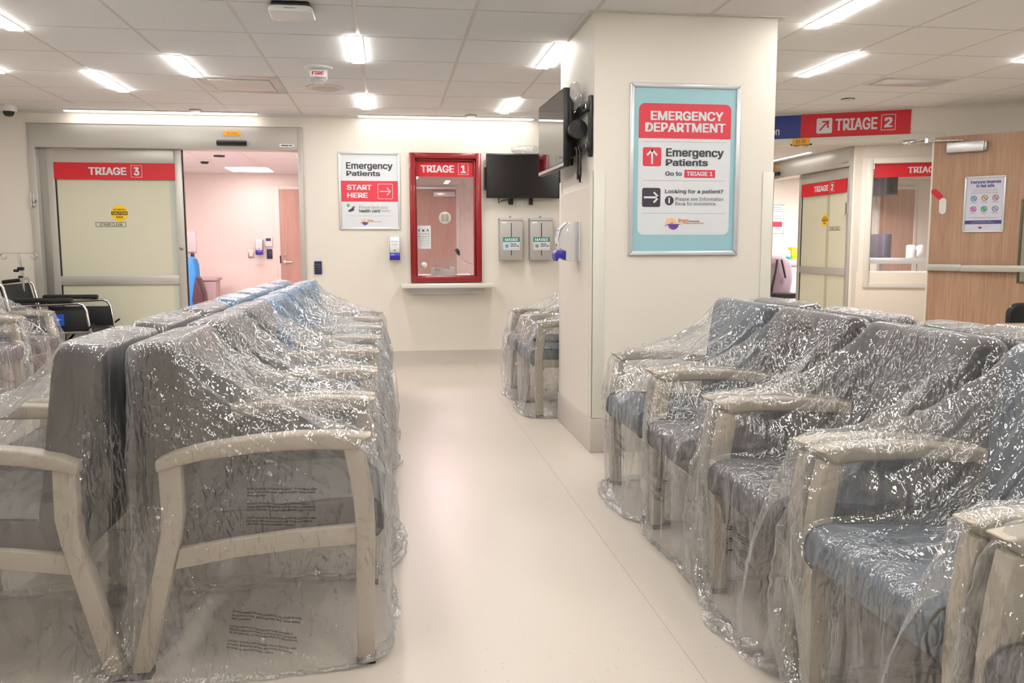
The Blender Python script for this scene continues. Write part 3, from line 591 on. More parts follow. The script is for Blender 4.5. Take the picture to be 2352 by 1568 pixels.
for i in range(5):
    a_ = i * 2 * PI / 5; q = (-.25 + .3 * math.cos(a_), .3 * math.sin(a_))
    L_ = obj('leg', MB().tube([(-.25, 0, .09), (q[0], q[1], .07)], [.03, .018]), 'black', t); obj('castor', MB().lathe([(0, -.014), (.03, -.014), (.03, .014), (0, .014)], 16, Matrix.Translation((q[0], q[1], .03)) @ Matrix.Rotation(PI / 2, 4, 'X')), 'black', L_)
t = thing('trash_bin', 'pale grey lidded bin behind the blue chair in triage 3', 'bin', (-2.74, 13.1, 0))
obj('body', MB().prism([(-.15, 0), (.15, 0), (.19, .72), (-.19, .72)], -.16, .16, 'y'), 'bin', t, bev=.02); obj('rim', MB().prism(rrect(-.21, .72, .21, .77, .015), -.19, .19, 'y'), 'bin', t, bev=.006); obj('front_panel', MB().prism([(-.1, .1), (.1, .1), (.125, .62), (-.125, .62)], -.17, -.158, 'y'), 'bin', t, bev=.008)
t = thing('desk', 'white desk edge behind the blue chair in triage 3', 'desk', (-3.25, 12.35, 0)); obj('top', MB().box(-.6, .5, -.35, .4, .80, .84), 'offw', t, bev=.01); obj('leg', MB().box(-.55, -.5, -.3, .35, 0, .8), 'steel', t); obj('leg', MB().box(.38, .43, -.3, .35, 0, .8), 'steel', t)
tag(obj('bedside_device', MB().lathe([(0, 0), (.16, 0), (.17, .03), (.15, .09), (.08, .14), (0, .16)]), 'offw'), 'white domed device on the desk in triage 3', 'device').location = (-2.95, 12.3, .84)

# ------------------------------------------------------------------ framed signs
def snap_frame(t, x0, z0, x1, z1, w_=.026, m='silver'):
    mb = MB()
    for a_ in (((x0, z0), (x1, z0), (x1 - w_, z0 + w_), (x0 + w_, z0 + w_)), ((x1, z0), (x1, z1), (x1 - w_, z1 - w_), (x1 - w_, z0 + w_)), ((x1, z1), (x0, z1), (x0 + w_, z1 - w_), (x1 - w_, z1 - w_)), ((x0, z1), (x0, z0), (x0 + w_, z0 + w_), (x0 + w_, z1 - w_))):
        mb.prism(list(a_), -.016, 0, 'y')
    obj('frame', mb, m, t, bev=.006, seg=3)
def logo(t, x0, z0, x1, z1, y, words=True):
    h = z1 - z0; w_ = x1 - x0; r = h * .48; cx, cz = x0 + w_ * .40, z0 + h * .48
    o = flat('logo', [circ(cx, cz, r, 24, 0, 180)], y, 'peach', t)
    flat('sun', [circ(cx + r * .15, cz + r * .02, r * .32, 16)], y - .0004, 'opr', o)
    bw = [(cx - r * .35, cz - r * .0), (cx - r * .1, cz + r * .1), (cx + r * .35, cz - r * .05), (cx + r * .6, cz), (cx + r * 1.0, cz + r * .06), (cx + r * 1.3, cz + r * .04)]
    bot = circ(cx + r * .45, cz - r * .02, r * .95, 20, 180, 360)
    flat('bowl', [bot], y - .0008, 'purple', o)
    wave = [(x0, cz - r * .5), (x0 + r * .5, cz - r * .15), (x0 + r * .9, cz + r * .02), (cx + r * .1, cz - r * .18), (cx + r * .7, cz - r * .08), (x1 + r * .3, cz + r * .02), (cx + r * .7, cz - r * .22), (cx + r * .1, cz - r * .32), (x0 + r * .85, cz - r * .1), (x0 + r * .5, cz - r * .28)]
    flat('wave', [wave], y - .0012, 'inkblue', o)
    return o
def brand(o, t, bx, cx_, hx, y):
    txt('Brant', bx, y, 'opr', t, .04)
    if cx_: txt('Community', cx_, y, 'dgrey', t, .03)
    txt('HealthcareSystem', hx, y, 'opr', t, .03)
t = thing('framed_sign', 'large aqua framed emergency department sign on the pillar', 'sign', (0, 4.72, 0))
snap_frame(t, 1.355, 1.15, 2.012, 2.12)
flat('backing', [rect(1.378, 1.174, 1.99, 2.096)], -.006, 'aqua', t)
po = t.children[-1]; 
for v in po.data.vertices: v.co.z -= 1.635; v.co.x -= 1.684
po.location = (1.684, 0, 1.635)
Y = -.0068
card = flat('card', [rrect(1.408, 1.269, 1.956, 2.008, .035, 8)], Y, 'white', t)
hd = flat('header_band', [[p for p in rrect(1.408, 1.269, 1.956, 2.008, .035, 8) if p[1] > 1.9] + []], Y - .0006, 'posterred', t)
pts = [p for p in rrect(1.408, 1.269, 1.956, 2.008, .035, 8) if p[1] > 1.9]
bpy.data.objects.remove(hd)
hd = flat('header_band', [[(1.408, 1.8135)] + sorted([p for p in pts if p[0] < 1.6], key=lambda p: (p[1], p[0])) + sorted([p for p in pts if p[0] > 1.6], key=lambda p: (-p[1], p[0])) + [(1.956, 1.8135)]], Y - .0006, 'posterred', t)
Y2 = Y - .0014
txt('EMERGENCY', (1.477, 1.914, 1.909, 1.966), Y2, 'white', hd, .05); txt('DEPARTMENT', (1.445, 1.850, 1.923, 1.901), Y2, 'white', hd, .05)
flat('rule', [rect(1.434, z, 1.929, z + .0016) for z in (1.794, 1.576, 1.391)], Y - .0006, 'mgrey', t)
b_ = flat('arrow_tile', [rrect(1.434, 1.657, 1.543, 1.763, .012)], Y - .0006, 'posterred', t); flat('arrow', arrow('up', 1.459, 1.669, 1.518, 1.748, .011), Y2, 'white', b_)
txt('Emergency', (1.571, 1.700, 1.916, 1.759), Y2, 'dgrey', t, .045); txt('Patients', (1.570, 1.660, 1.822, 1.699), Y2, 'dgrey', t, .045)
txt('Go to', (1.568, 1.604, 1.667, 1.629), Y2, 'dgrey', t, .03)
b_ = flat('name_tile', [rect(1.682, 1.594, 1.867, 1.639)], Y - .0006, 'posterred', t); txt('TRIAGE 1', (1.695, 1.604, 1.852, 1.629), Y2, 'white', b_, .045)
b_ = flat('arrow_tile', [rrect(1.433, 1.427, 1.542, 1.535, .012)], Y - .0006, 'charcoal', t); flat('arrow', arrow('right', 1.444, 1.452, 1.531, 1.511, .011), Y2, 'white', b_)
txt('Looking for a patient?', (1.569, 1.500, 1.919, 1.528), Y2, 'dgrey', t, .025)
b_ = flat('info_disc', [circ(1.595, 1.4635, .0265)], Y - .0006, 'charcoal', t); txt('i', (1.588, 1.448, 1.6, 1.481), Y2, 'white', b_, .06)
txt('Please see Information', (1.632, 1.463, 1.921, 1.484), Y2, 'dgrey', t, .0); txt('Desk for assistance.', (1.632, 1.437, 1.879, 1.457), Y2, 'dgrey', t, .0)
lg = logo(t, 1.562, 1.297, 1.675, 1.368, Y - .0006); brand(lg, t, (1.65, 1.339, 1.709, 1.361), (1.712, 1.341, 1.779, 1.351), (1.684, 1.330, 1.807, 1.3395), Y2)

t = thing('framed_sign', 'white framed sign reading start here left of the red window', 'sign', (0, FW, 0))
snap_frame(t, -.498, 1.38, .116, 2.15)
flat('backing', [rect(-.474, 1.402, .092, 2.126)], -.006, 'white', t)
txt('Emergency', (-.419, 1.965, .042, 2.049), Y2, 'dgrey', t, .045); txt('Patients', (-.418, 1.914, -.083, 1.965), Y2, 'dgrey', t, .045)
b_ = flat('header_band', [rect(-.474, 1.66, .092, 1.866)], Y, 'posterred', t)
txt('START', (-.416, 1.776, -.17, 1.827), Y2, 'white', b_, .05); txt('HERE', (-.415, 1.698, -.212, 1.748), Y2, 'white', b_, .05)
rr = rrect(-.111, 1.687, .04, 1.838, .014); ri = rrect(-.107, 1.691, .036, 1.834, .011)
flat('arrow', [[rr[i], rr[(i + 1) % len(rr)], ri[(i + 1) % len(ri)], ri[i]] for i in range(len(rr))] + arrow('right', -.088, 1.726, .017, 1.8, .009), Y2, 'white', b_)
txt('Please have your', (-.3, 1.581, -.011, 1.619), Y2, 'mgrey', t, .0); txt('health card', (-.3, 1.552, -.094, 1.584), Y2, 'dgrey', t, .035); txt('ready.', (-.082, 1.552, .017, 1.582), Y2, 'mgrey', t, .0)
b_ = flat('check_mark_disc', [circ(-.406, 1.622, .016)], Y, 'green', t); flat('check_mark', [[(-.414, 1.622), (-.408, 1.614), (-.396, 1.629), (-.399, 1.631), (-.408, 1.62), (-.411, 1.625)]], Y2, 'white', b_)
b_ = flat('hand_with_card_icon', [[(-.372, 1.585), (-.342, 1.596), (-.342, 1.618), (-.372, 1.607)], [(-.405, 1.575), (-.368, 1.596), (-.345, 1.583), (-.352, 1.572), (-.375, 1.56), (-.408, 1.558)]], Y, 'dgrey', t)
flat('card_detail', [circ(-.364, 1.602, .004, 10), circ(-.35, 1.607, .004, 10)], Y2, 'white', b_)
flat('rule', [rect(-.42, 1.518, .043, 1.5195)], Y, 'mgrey', t)
lg = logo(t, -.298, 1.424, -.196, 1.49, Y); brand(lg, t, (-.219, 1.463, -.16, 1.481), None, (-.189, 1.454, -.074, 1.466), Y2)

# triage 2 header sign on the angled wall
t = thing('wall_sign', 'long blue and red triage 2 direction sign on the angled wall', 'sign', AP, AW)
obj('blue_panel', MB().box(-.88, .24, -.008, 0, 2.258, 2.478), 'blue', t, smooth=False); obj('red_panel', MB().box(.24, 1.226, -.008, 0, 2.258, 2.482), 'red', t, smooth=False)
txt('Information', (-.33, 2.291, .042, 2.37), -.0088, 'white', t, .03)
b_ = flat('arrow_tile', [rrect(.386, 2.293, .529, 2.438, .014)], -.0088, 'white', t); flat('arrow', arrow('upright', .415, 2.322, .498, 2.412, .015), -.0096, 'red', b_)
txt('TRIAGE', (.559, 2.312, .934, 2.428), -.0088, 'white', t, .045); flat('number_box', outline(.966, 2.299, 1.095, 2.447, .006), -.0088, 'white', t); txt('2', (.995, 2.326, 1.067, 2.42), -.0088, 'white', t, .06)
t = thing('room_plate', 'small orange plate reading B1.EE on the door head', 'plate', AP + dr * .2475 - nr * .021, AW)
obj('plate', MB().box(-.083, .083, -.004, 0, 2.19, 2.255), 'orange', t); txt('B1.EE', (-.045, 2.207, .045, 2.238), -.0046, 'ink', t, .0)
t = thing('door_contact', 'two small steel strike domes under the orange plate', 'strike', AP + dr * .25 + nr * .03, AW)
for x in (-.045, .045): obj('dome', MB().lathe([(.035, 2.2), (.03, 2.185), (.012, 2.175), (0, 2.174)], 18, Matrix.Translation((x, 0, 0))), 'steel', t)
obj('edge_strip', MB().box(-.1, .1, -.05, -.044, 2.186, 2.2), 'gap', t)

# open wooden door leaf folded back towards the wall
LA = R(-46); LP = Vector((4.92, 7.2, 0))
d3 = sroot('door_3', 'large oak door leaf with push bar standing open at right', 'door', LP, LA)
obj('leaf', MB().box(.02, .735, 0, .045, .01, 2.182).box(.735, .95, 0, .045, .01, .875).box(.735, .95, 0, .045, 1.6, 2.182).box(.95, 1.2, 0, .045, .01, 2.182), 'wood', d3, smooth=False)
obj('edge_strip', MB().box(.008, .02, 0, .045, .01, 2.182), 'guard', d3)
obj('vision_frame', MB().box(.735, .75, -.012, .05, .875, 1.6).box(.935, .95, -.012, .05, .875, 1.6).box(.75, .935, -.012, .05, .875, .89).box(.75, .935, -.012, .05, 1.585, 1.6), mat('olive_bronze', srgb(92, 92, 70), .4, .3), d3, bev=.003)
obj('glass_pane', MB().box(.75, .935, .02, .026, .89, 1.585), 'glass', d3)
pb = obj('push_bar', MB().box(.026, .3, -.055, -.0, .975, 1.035).box(.3, 1.15, -.07, -.012, .972, 1.03), 'alu', d3, bev=.006); obj('end_cap', MB().box(.018, .03, -.057, 0, .973, 1.037), 'silver', pb, bev=.004)
obj('door_closer', MB().box(.134, .432, -.075, -.005, 2.031, 2.12), 'silver', d3, bev=.008, seg=3); obj('closer_cap', MB().box(.43, .455, -.072, -.003, 2.033, 2.118), 'steel', d3, bev=.008)
sh_ = AP + dr * 1.235 + nr * .03; M3 = Matrix.Translation(LP) @ Matrix.Rotation(LA, 4, 'Z'); sl = M3.inverted() @ Vector((sh_.x, sh_.y, 2.17)); ml = Vector((-.035, -.065, 2.15))
obj('closer_arm', MB().tube([tuple(sl), (ml.x, ml.y, 2.15)], .012).tube([(ml.x, ml.y, 2.15), (.26, -.05, 2.135)], .007).lathe([(0, -.02), (.02, -.02), (.02, .02), (0, .02)], 16, Matrix.Translation((ml.x, ml.y, 2.15))), 'chrome', d3)
obj('arm_shoe', MB().box(sl.x - .06, sl.x + .05, sl.y - .03, sl.y + .03, 2.16, 2.2), 'chrome', d3, bev=.004)
flat('red_door_marker', [[(.041 + .026 * math.cos(R(a_)) , 1.692 + .026 * math.sin(R(a_))) for a_ in range(45, 226, 20)] + [(.088 + .026 * math.cos(R(a_)), 1.648 + .026 * math.sin(R(a_))) for a_ in range(225, 406, 20)]], -.003, 'red', d3)
flat('white_door_marker', [rrect(.086, 1.49, .145, 1.634, .029, 8)], -.004, 'offw', d3)
t = thing('framed_poster', 'small framed poster about feeling safe on the oak door', 'poster', LP, LA)
snap_frame(t, .286, 1.32, .612, 1.816, .019)
flat('sheet', [rect(.302, 1.336, .596, 1.8)], -.006, mat('pale_lilac_paper', srgb(222, 222, 236), .4), t)
txt('Everyone deserves', (.335, 1.742, .572, 1.778), Y2, 'inkblue', t, .045); txt('to feel safe.', (.380, 1.715, .527, 1.745), Y2, 'inkblue', t, .045)
txt('We have zero tolerance for violence,', (.352, 1.694, .552, 1.702), Y2, 'mgrey', t, 0); txt('aggression or abusive behaviour in this space.', (.352, 1.68, .552, 1.688), Y2, 'mgrey', t, 0); txt('Please follow these rules while in hospital:', (.345, 1.662, .556, 1.671), Y2, 'dgrey', t, .01)
for i, (cx, cz, cm) in enumerate([(.366, 1.62, (150, 196, 214)), (.452, 1.622, (226, 206, 140)), (.537, 1.623, (226, 176, 172)), (.366, 1.526, (222, 150, 186)), (.451, 1.526, (120, 200, 140)), (.538, 1.526, (190, 196, 226))]):
    b_ = flat('rule_icon', [circ(cx, cz, .023)], Y, mat('icon_tint', srgb(*cm), .5), t)
    ring = circ(cx, cz, .025, 24); ri = circ(cx, cz, .0215, 24)
    flat('ring', [[ring[q], ring[(q + 1) % 24], ri[(q + 1) % 24], ri[q]] for q in range(24)] + [[(cx - .016, cz + .013), (cx - .013, cz + .016), (cx + .016, cz - .013), (cx + .013, cz - .016)]], Y2, 'inkblue', b_)
    flat('caption', [rect(cx - .026, cz - .036, cx + .026, cz - .0335), rect(cx - .02, cz - .042, cx + .02, cz - .04)], Y2, 'mgrey', b_)
flat('small_print', [rect(.325, 1.45, .57, 1.4525), rect(.36, 1.443, .53, 1.445)], Y2, 'mgrey', t)
b_ = flat('footer_band', [rect(.302, 1.393, .596, 1.426)], Y, 'inkblue', t); txt('No excuse for abuse or violence', (.375, 1.413, .515, 1.42), Y2, 'white', b_, .01); txt('Thank you for being kind to our team', (.352, 1.4, .54, 1.408), Y2, 'white', b_, .01)
lg = logo(t, .404, 1.352, .45, 1.384, Y); txt('HealthcareSystem', (.452, 1.366, .5, 1.371), Y2, 'opr', t, .02)

# triage 2 window beyond the leaf
w2 = sroot('window_2', 'cream framed interior window with a red triage band, behind the oak door', 'window', aw(0, 2.0), AW)
mb = MB(); mb.box(1.03, 1.095, -.03, .12, .71, 2.235).box(2.3, 2.36, -.03, .12, .71, 2.235).box(1.095, 2.3, -.03, .12, 2.165, 2.235).box(1.095, 2.3, -.03, .12, .71, .77)
obj('frame', mb, 'guard', w2, bev=.004); obj('rail', MB().box(1.095, 2.3, -.01, .08, .992, 1.06), 'silver', w2, bev=.003)
obj('channel', MB().box(1.095, 1.108, .02, .07, .77, 2.165).box(1.108, 2.3, .02, .07, .77, .785), 'alu', w2)
obj('glass_pane', MB().box(1.108, 2.3, .045, .051, .785, .992), 'glass', w2, smooth=False); obj('glass_pane', MB().box(1.108, 2.3, .045, .051, 1.06, 2.165), 'glass', w2, smooth=False)
triage_band(w2, 1.111, 2.006, 2.3, 2.163, .038, '2', (1.476, 1.81), (1.86, 1.97))

# bright triage 2 room
room_door('door_6', 'dark wooden door seen through the triage 2 window', 8.62, 9.28, 2.2, 14.0)
t = thing('counter', 'grey topped counter inside the bright triage 2 room', 'counter', (6.42, 12.8, 0)); obj('top', MB().box(-.45, .55, -.3, .3, .9, .99), 'counter', t, bev=.004); obj('body', MB().box(-.42, .52, -.28, .28, 0, .9), 'guard', t)
t = thing('sharps_container', 'yellow sharps container on the triage 2 counter', 'container', (6.34, 12.62, .99)); obj('body', MB().prism([(-.06, 0), (.06, 0), (.07, .16), (-.07, .16)], -.07, .07, 'y'), 'yellow', t, bev=.008); obj('lid', MB().box(-.075, .075, -.075, .075, .16, .2), 'yellow', t, bev=.01)
t = thing('wipes_tub', 'round white lidded wipes tub with teal base on the triage 2 counter', 'tub', (6.22, 12.6, .99)); obj('body', MB().lathe([(0, 0), (.07, 0), (.07, .05), (0, .05)]), 'teal', t); obj('lid', MB().lathe([(0, -.02), (.075, -.02), (.075, .02), (0, .02)], 28, Matrix.Translation((0, 0, .085)) @ Matrix.Rotation(PI / 2, 4, 'X')), 'offw', t)
t = thing('framed_notice', 'small framed notice on the bright triage 2 room wall', 'notice', (6.55, 14.0, 0)); snap_frame(t, -.3, 1.42, .28, 1.93, .02); flat('sheet', [rect(-.28, 1.44, .26, 1.91)], -.006, 'white', t); flat('red_box', [rect(-.24, 1.54, .24, 1.63)], Y, 'posterred', t); flat('line', [rect(-.22, z, .22, z + .008) for z in (1.68, 1.72, 1.8, 1.84, 1.87)], Y, 'mgrey', t)
lg = logo(t, -.1, 1.455, .02, 1.52, Y)
# coat over an office chair
t = thing('office_chair', 'black office chair under a mauve coat in the triage 2 doorway', 'chair', (5.9, 12.3, 0), PI); obj('backrest', MB().box(-.17, .17, -.03, .03, .5, .98), 'black', t, bev=.02); obj('seat', MB().box(-.22, .22, 0, .45, .42, .5), 'black', t, bev=.02); obj('column', MB().tube([(0, .2, .05), (0, .2, .42)], .03), 'black', t); obj('base', MB().tube([(-.28, .2, .04), (.28, .2, .04)], .025).tube([(0, -.08, .04), (0, .48, .04)], .025), 'black', t)
vs_, fs_ = [], []; nz, na = 14, 28
for i in range(nz):
    z = 1.06 - .72 * i / (nz - 1); f_ = i / (nz - 1)
    for j in range(na):
        a_ = 2 * PI * j / na; rr_ = 1 + .12 * math.sin(5 * a_ + 3 * f_) * (.3 + f_) + .05 * math.sin(9 * a_)
        sx_, sy_ = (.10 + .10 * min(1, i / 2)) * rr_, (.05 + .03 * f_) * rr_
        vs_.append((sx_ * math.cos(a_) + .03 * math.sin(4 * f_), sy_ * math.sin(a_), z))
for i in range(nz - 1):
    for j in range(na): fs_.append((i * na + j, i * na + (j + 1) % na, (i + 1) * na + (j + 1) % na, (i + 1) * na + j))
fs_.append(tuple(range(na - 1, -1, -1)))
t = thing('coat', 'mauve coat with a black strap hanging over an office chair in triage 2', 'coat', (5.9, 12.27, 0)); obj('cloth', MB().add(vs_, fs_), 'mauve', t, ang=180); obj('strap', MB().tube([(-.05, -.09, 1.0), (-.08, -.1, .8), (-.12, -.1, .6), (-.15, -.1, .36)], .018, 8).tube([(.02, -.09, 1.0), (.05, -.105, .86), (.09, -.1, .72)], .014, 8), 'black', t)
t = thing('monitor_stand', 'dark monitor edge behind the triage 2 window', 'monitor', (7.68, 12.4, 0)); obj('screen', MB().box(-.06, .06, -.2, .2, 1.0, 1.39), 'charcoal', t, bev=.01); obj('post', MB().box(-.03, .03, -.03, .03, .0, 1.0), 'steel', t)
t = thing('wall_cabinet', 'dark cabinet near the ceiling behind the triage 2 window', 'cabinet', (8.1, 12.9, 2.03)); obj('body', MB().box(-.13, .08, -.1, .9, 0, .34), 'charcoal', t); obj('door', MB().box(-.12, .07, -.112, -.1, .01, .33), 'black', t)
t = thing('label_printer', 'white tilted device on a stand behind the triage 2 window', 'device', (8.0, 12.1, 0)); obj('body', MB().box(-.06, .06, -.05, .05, 1.0, 1.22), 'offw', t, bev=.03); obj('holder', MB().prism([(.08, 1.04), (.2, 1.08), (.18, 1.22), (.11, 1.2)], -.04, .04, 'y'), 'offw', t, bev=.01); obj('stand', MB().tube([(.1, 0, 0), (.1, 0, 1.02)], .02), 'steel', t)
t = thing('work_table', 'white work table behind the triage 2 window', 'table', (7.75, 12.0, 0)); obj('top', MB().box(-.75, .7, -.25, .25, .78, .81), 'offw', t, bev=.003); obj('leg', MB().box(-.7, -.66, -.22, .22, 0, .78), 'steel', t); obj('leg', MB().box(.62, .66, -.22, .22, 0, .78), 'steel', t)

# ------------------------------------------------------------------ televisions
def bracket_bits(t, xs, z0, z1, y0, y1):
    for x in xs: obj('bracket', MB().box(x - .017, x + .017, y0, y1, z0, z1), 'black', t, bev=.002)
t = thing('television', 'black flat television on the far wall right of the red window', 'television', (1.36, FW - .09, 1.92))
obj('bezel', MB().box(-.378, .378, -.03, .02, -.222, .222), 'black', t, bev=.004); obj('screen', MB().box(-.362, .362, -.0315, -.029, -.205, .21), 'screen', t, smooth=False)
obj('back_box', MB().box(-.25, .25, .02, .075, -.16, .16), 'black', t, bev=.01); bracket_bits(t, (-.115, .09), -.285, .18, .03, .09); obj('side_rail', MB().box(-.395, -.375, .03, .06, -.14, .09).box(.375, .4, .03, .06, -.14, .09), 'black', t)
obj('cable', MB().tube([(-.245, .05, -.22), (-.25, .03, -.27), (-.21, .03, -.245), (-.15, .03, -.235), (-.14, .05, -.28)], .005, 8), 'cableb', t)
t = thing('wall_outlet', 'white wall plate below the far wall television', 'outlet', (1.335, FW, 1.655)); obj('plate', MB().box(-.036, .036, -.006, 0, -.045, .045), 'offw', t, bev=.002)
def crumple(name, lab, loc, sc, seed, grp=None):
    rnd = random.Random(seed); bm = bmesh.new(); bmesh.ops.create_icosphere(bm, subdivisions=4, radius=1.0); me = bpy.data.meshes.new(name)
    ph = [(rnd.uniform(2, 6), rnd.uniform(2, 6), rnd.uniform(2, 6), rnd.uniform(0, 6)) for _ in range(7)]
    for v in bm.verts:
        d_ = v.co.normalized(); s_ = sum(abs(math.sin(a_ * d_.x + b_ * d_.y + c_ * d_.z + e_)) for a_, b_, c_, e_ in ph) / 7
        v.co = Vector((d_.x * sc[0], d_.y * sc[1], d_.z * sc[2])) * (.7 + .5 * s_)
    bm.to_mesh(me); bm.free(); me.polygons.foreach_set('use_smooth', [True] * len(me.polygons)); o = obj(name, me, 'film'); o.location = loc
    return tag(o, lab, 'plastic bag', grp)
crumple('plastic_bag', 'crumpled clear plastic on top of the far wall television', (1.42, FW - .06, 2.185), (.17, .04, .045), 3)
t = thing('television', 'glossy black television on a swing arm on the pillar side', 'television', (1.035, 5.32, 1.9), R(-90 + 1.5))
obj('bezel', MB().box(-.37, .37, -.02, .015, -.228, .228), 'black', t, bev=.004); obj('screen', MB().box(-.356, .36, -.0215, -.019, -.2, .216), 'gloss', t, smooth=False)
obj('lower_trim', MB().box(-.36, .365, -.023, -.0195, -.222, -.205), 'silver', t); obj('back_box', MB().prism([(.015, -.2), (.05, -.15), (.05, .15), (.015, .2)], -.3, .34, 'x'), 'black', t, bev=.01)
t = thing('wall_mount', 'black swing arm bracket holding the pillar television', 'bracket', (1.15, 5.2, 1.88), R(-90))
obj('wall_plate', MB().box(.42, .46, -.022, 0, -.17, .17), 'black', t, bev=.003); obj('wall_plate', MB().box(-.1, -.06, -.022, 0, -.17, .17), 'black', t, bev=.003)
obj('rail', MB().box(-.12, .47, -.04, -.02, .085, .135), 'black', t, bev=.002); obj('rail', MB().box(-.12, .47, -.04, -.02, -.135, -.085), 'black', t, bev=.002)
obj('tilt_head', MB().lathe([(0, -.025), (.055, -.025), (.055, .025), (0, .025)], 24, Matrix.Translation((.3, -.055, 0)) @ Matrix.Rotation(PI / 2, 4, 'Y')), 'black', t)
for q in ((.425, .455, -.045, -.04, .1, .12), (.39, .41, -.045, -.04, .1, .115), (.425, .455, -.045, -.04, -.12, -.1)): obj('bolt', MB().box(*q), 'chrome', t)
obj('cable', MB().tube([(.33, -.05, -.1), (.36, -.05, -.16), (.35, -.045, -.26), (.31, -.04, -.3), (.28, -.045, -.25), (.29, -.05, -.12)], .006, 8).tube([(.3, -.06, -.1), (.32, -.055, -.2), (.3, -.05, -.285)], .006, 8), 'cableb', t)
t = thing('wall_outlet', 'white wall plate under the pillar television', 'outlet', (1.15, 5.02, 1.62), R(-90)); obj('plate', MB().box(-.03, .03, -.006, 0, -.04, .04), 'offw', t, bev=.002); obj('plug', MB().box(-.075, -.045, -.03, 0, -.03, .03), 'cloth', t, bev=.003)
crumple('plastic_bag', 'crumpled clear plastic behind the pillar television', (1.1, 5.0, 2.08), (.035, .08, .085), 5)

# ------------------------------------------------------------------ dispensers, keypad
soap('white and blue soap dispenser on the far wall under the start here sign', (.048, FW, 1.195))
soap('white and blue soap dispenser on the pillar side, seen in profile', (1.142, 5.07, 1.235), -PI / 2)
keypad('black keypad with blue light beside the triage 3 door frame', (-.72, FW, 1.0))
def mask_box(x, lab, mm):
    t = thing('mask_dispenser', lab, 'dispenser', (x, FW, 1.07), 0, 'grey mask dispensers')
    obj('body', MB().box(-.118, .118, -.11, 0, 0, .4), 'mask_steel', t, bev=.004); obj('lid', MB().prism([(-.115, .4), (0, .4), (0, .43), (-.112, .425)], -.12, .12, 'x'), 'mask_steel', t, bev=.003)
    obj('slot', MB().box(-.004, .004, -.1115, -.11, .045, .375), 'gap', t, smooth=False); obj('lock', MB().tube([(-.005, -.06, .43), (-.005, -.06, .45)], .008).box(-.02, .012, -.064, -.056, .436, .441), 'steel', t)
    obj('tag_label', MB().box(-.1, -.045, -.1116, -.11, .372, .39), 'offw', t)
    l_ = obj('label', MB().box(-.086, .086, -.1125, -.11, .1, .232), 'white', t, smooth=False); obj('label_header', MB().box(-.086, .086, -.1132, -.1125, .184, .232), 'teal', t, smooth=False)
    txt('MASKS', (-.068, .193, .068, .222), -.1138, 'white', t, .05); txt('Pinch', (-.008, .154, .05, .171), -.1132, 'ink', t, .04); txt('and Pull', (-.007, .134, .078, .152), -.1132, 'ink', t, .04)
    flat('picture_box', outline(-.08, .108, -.014, .176, .0015), -.1131, 'mgrey', t); flat('mask_picture', [[(-.066, .155), (-.047, .161), (-.028, .155), (-.03, .132), (-.047, .12), (-.064, .132)]], -.1133, mm, t)
    flat('arrow', [q for k_ in range(4) for q in [[(.006 + k_ * .02, .108), (.012 + k_ * .02, .114), (0 + k_ * .02, .114)], rect(.005 + k_ * .02, .114, .007 + k_ * .02, .122)]], -.1131, 'mgrey', t)
mask_box(1.234, 'left grey steel mask dispenser, with blue mask picture on its label', 'maskblue'); mask_box(1.548, 'right grey steel mask dispenser, with grey mask picture on its label', 'mgrey')

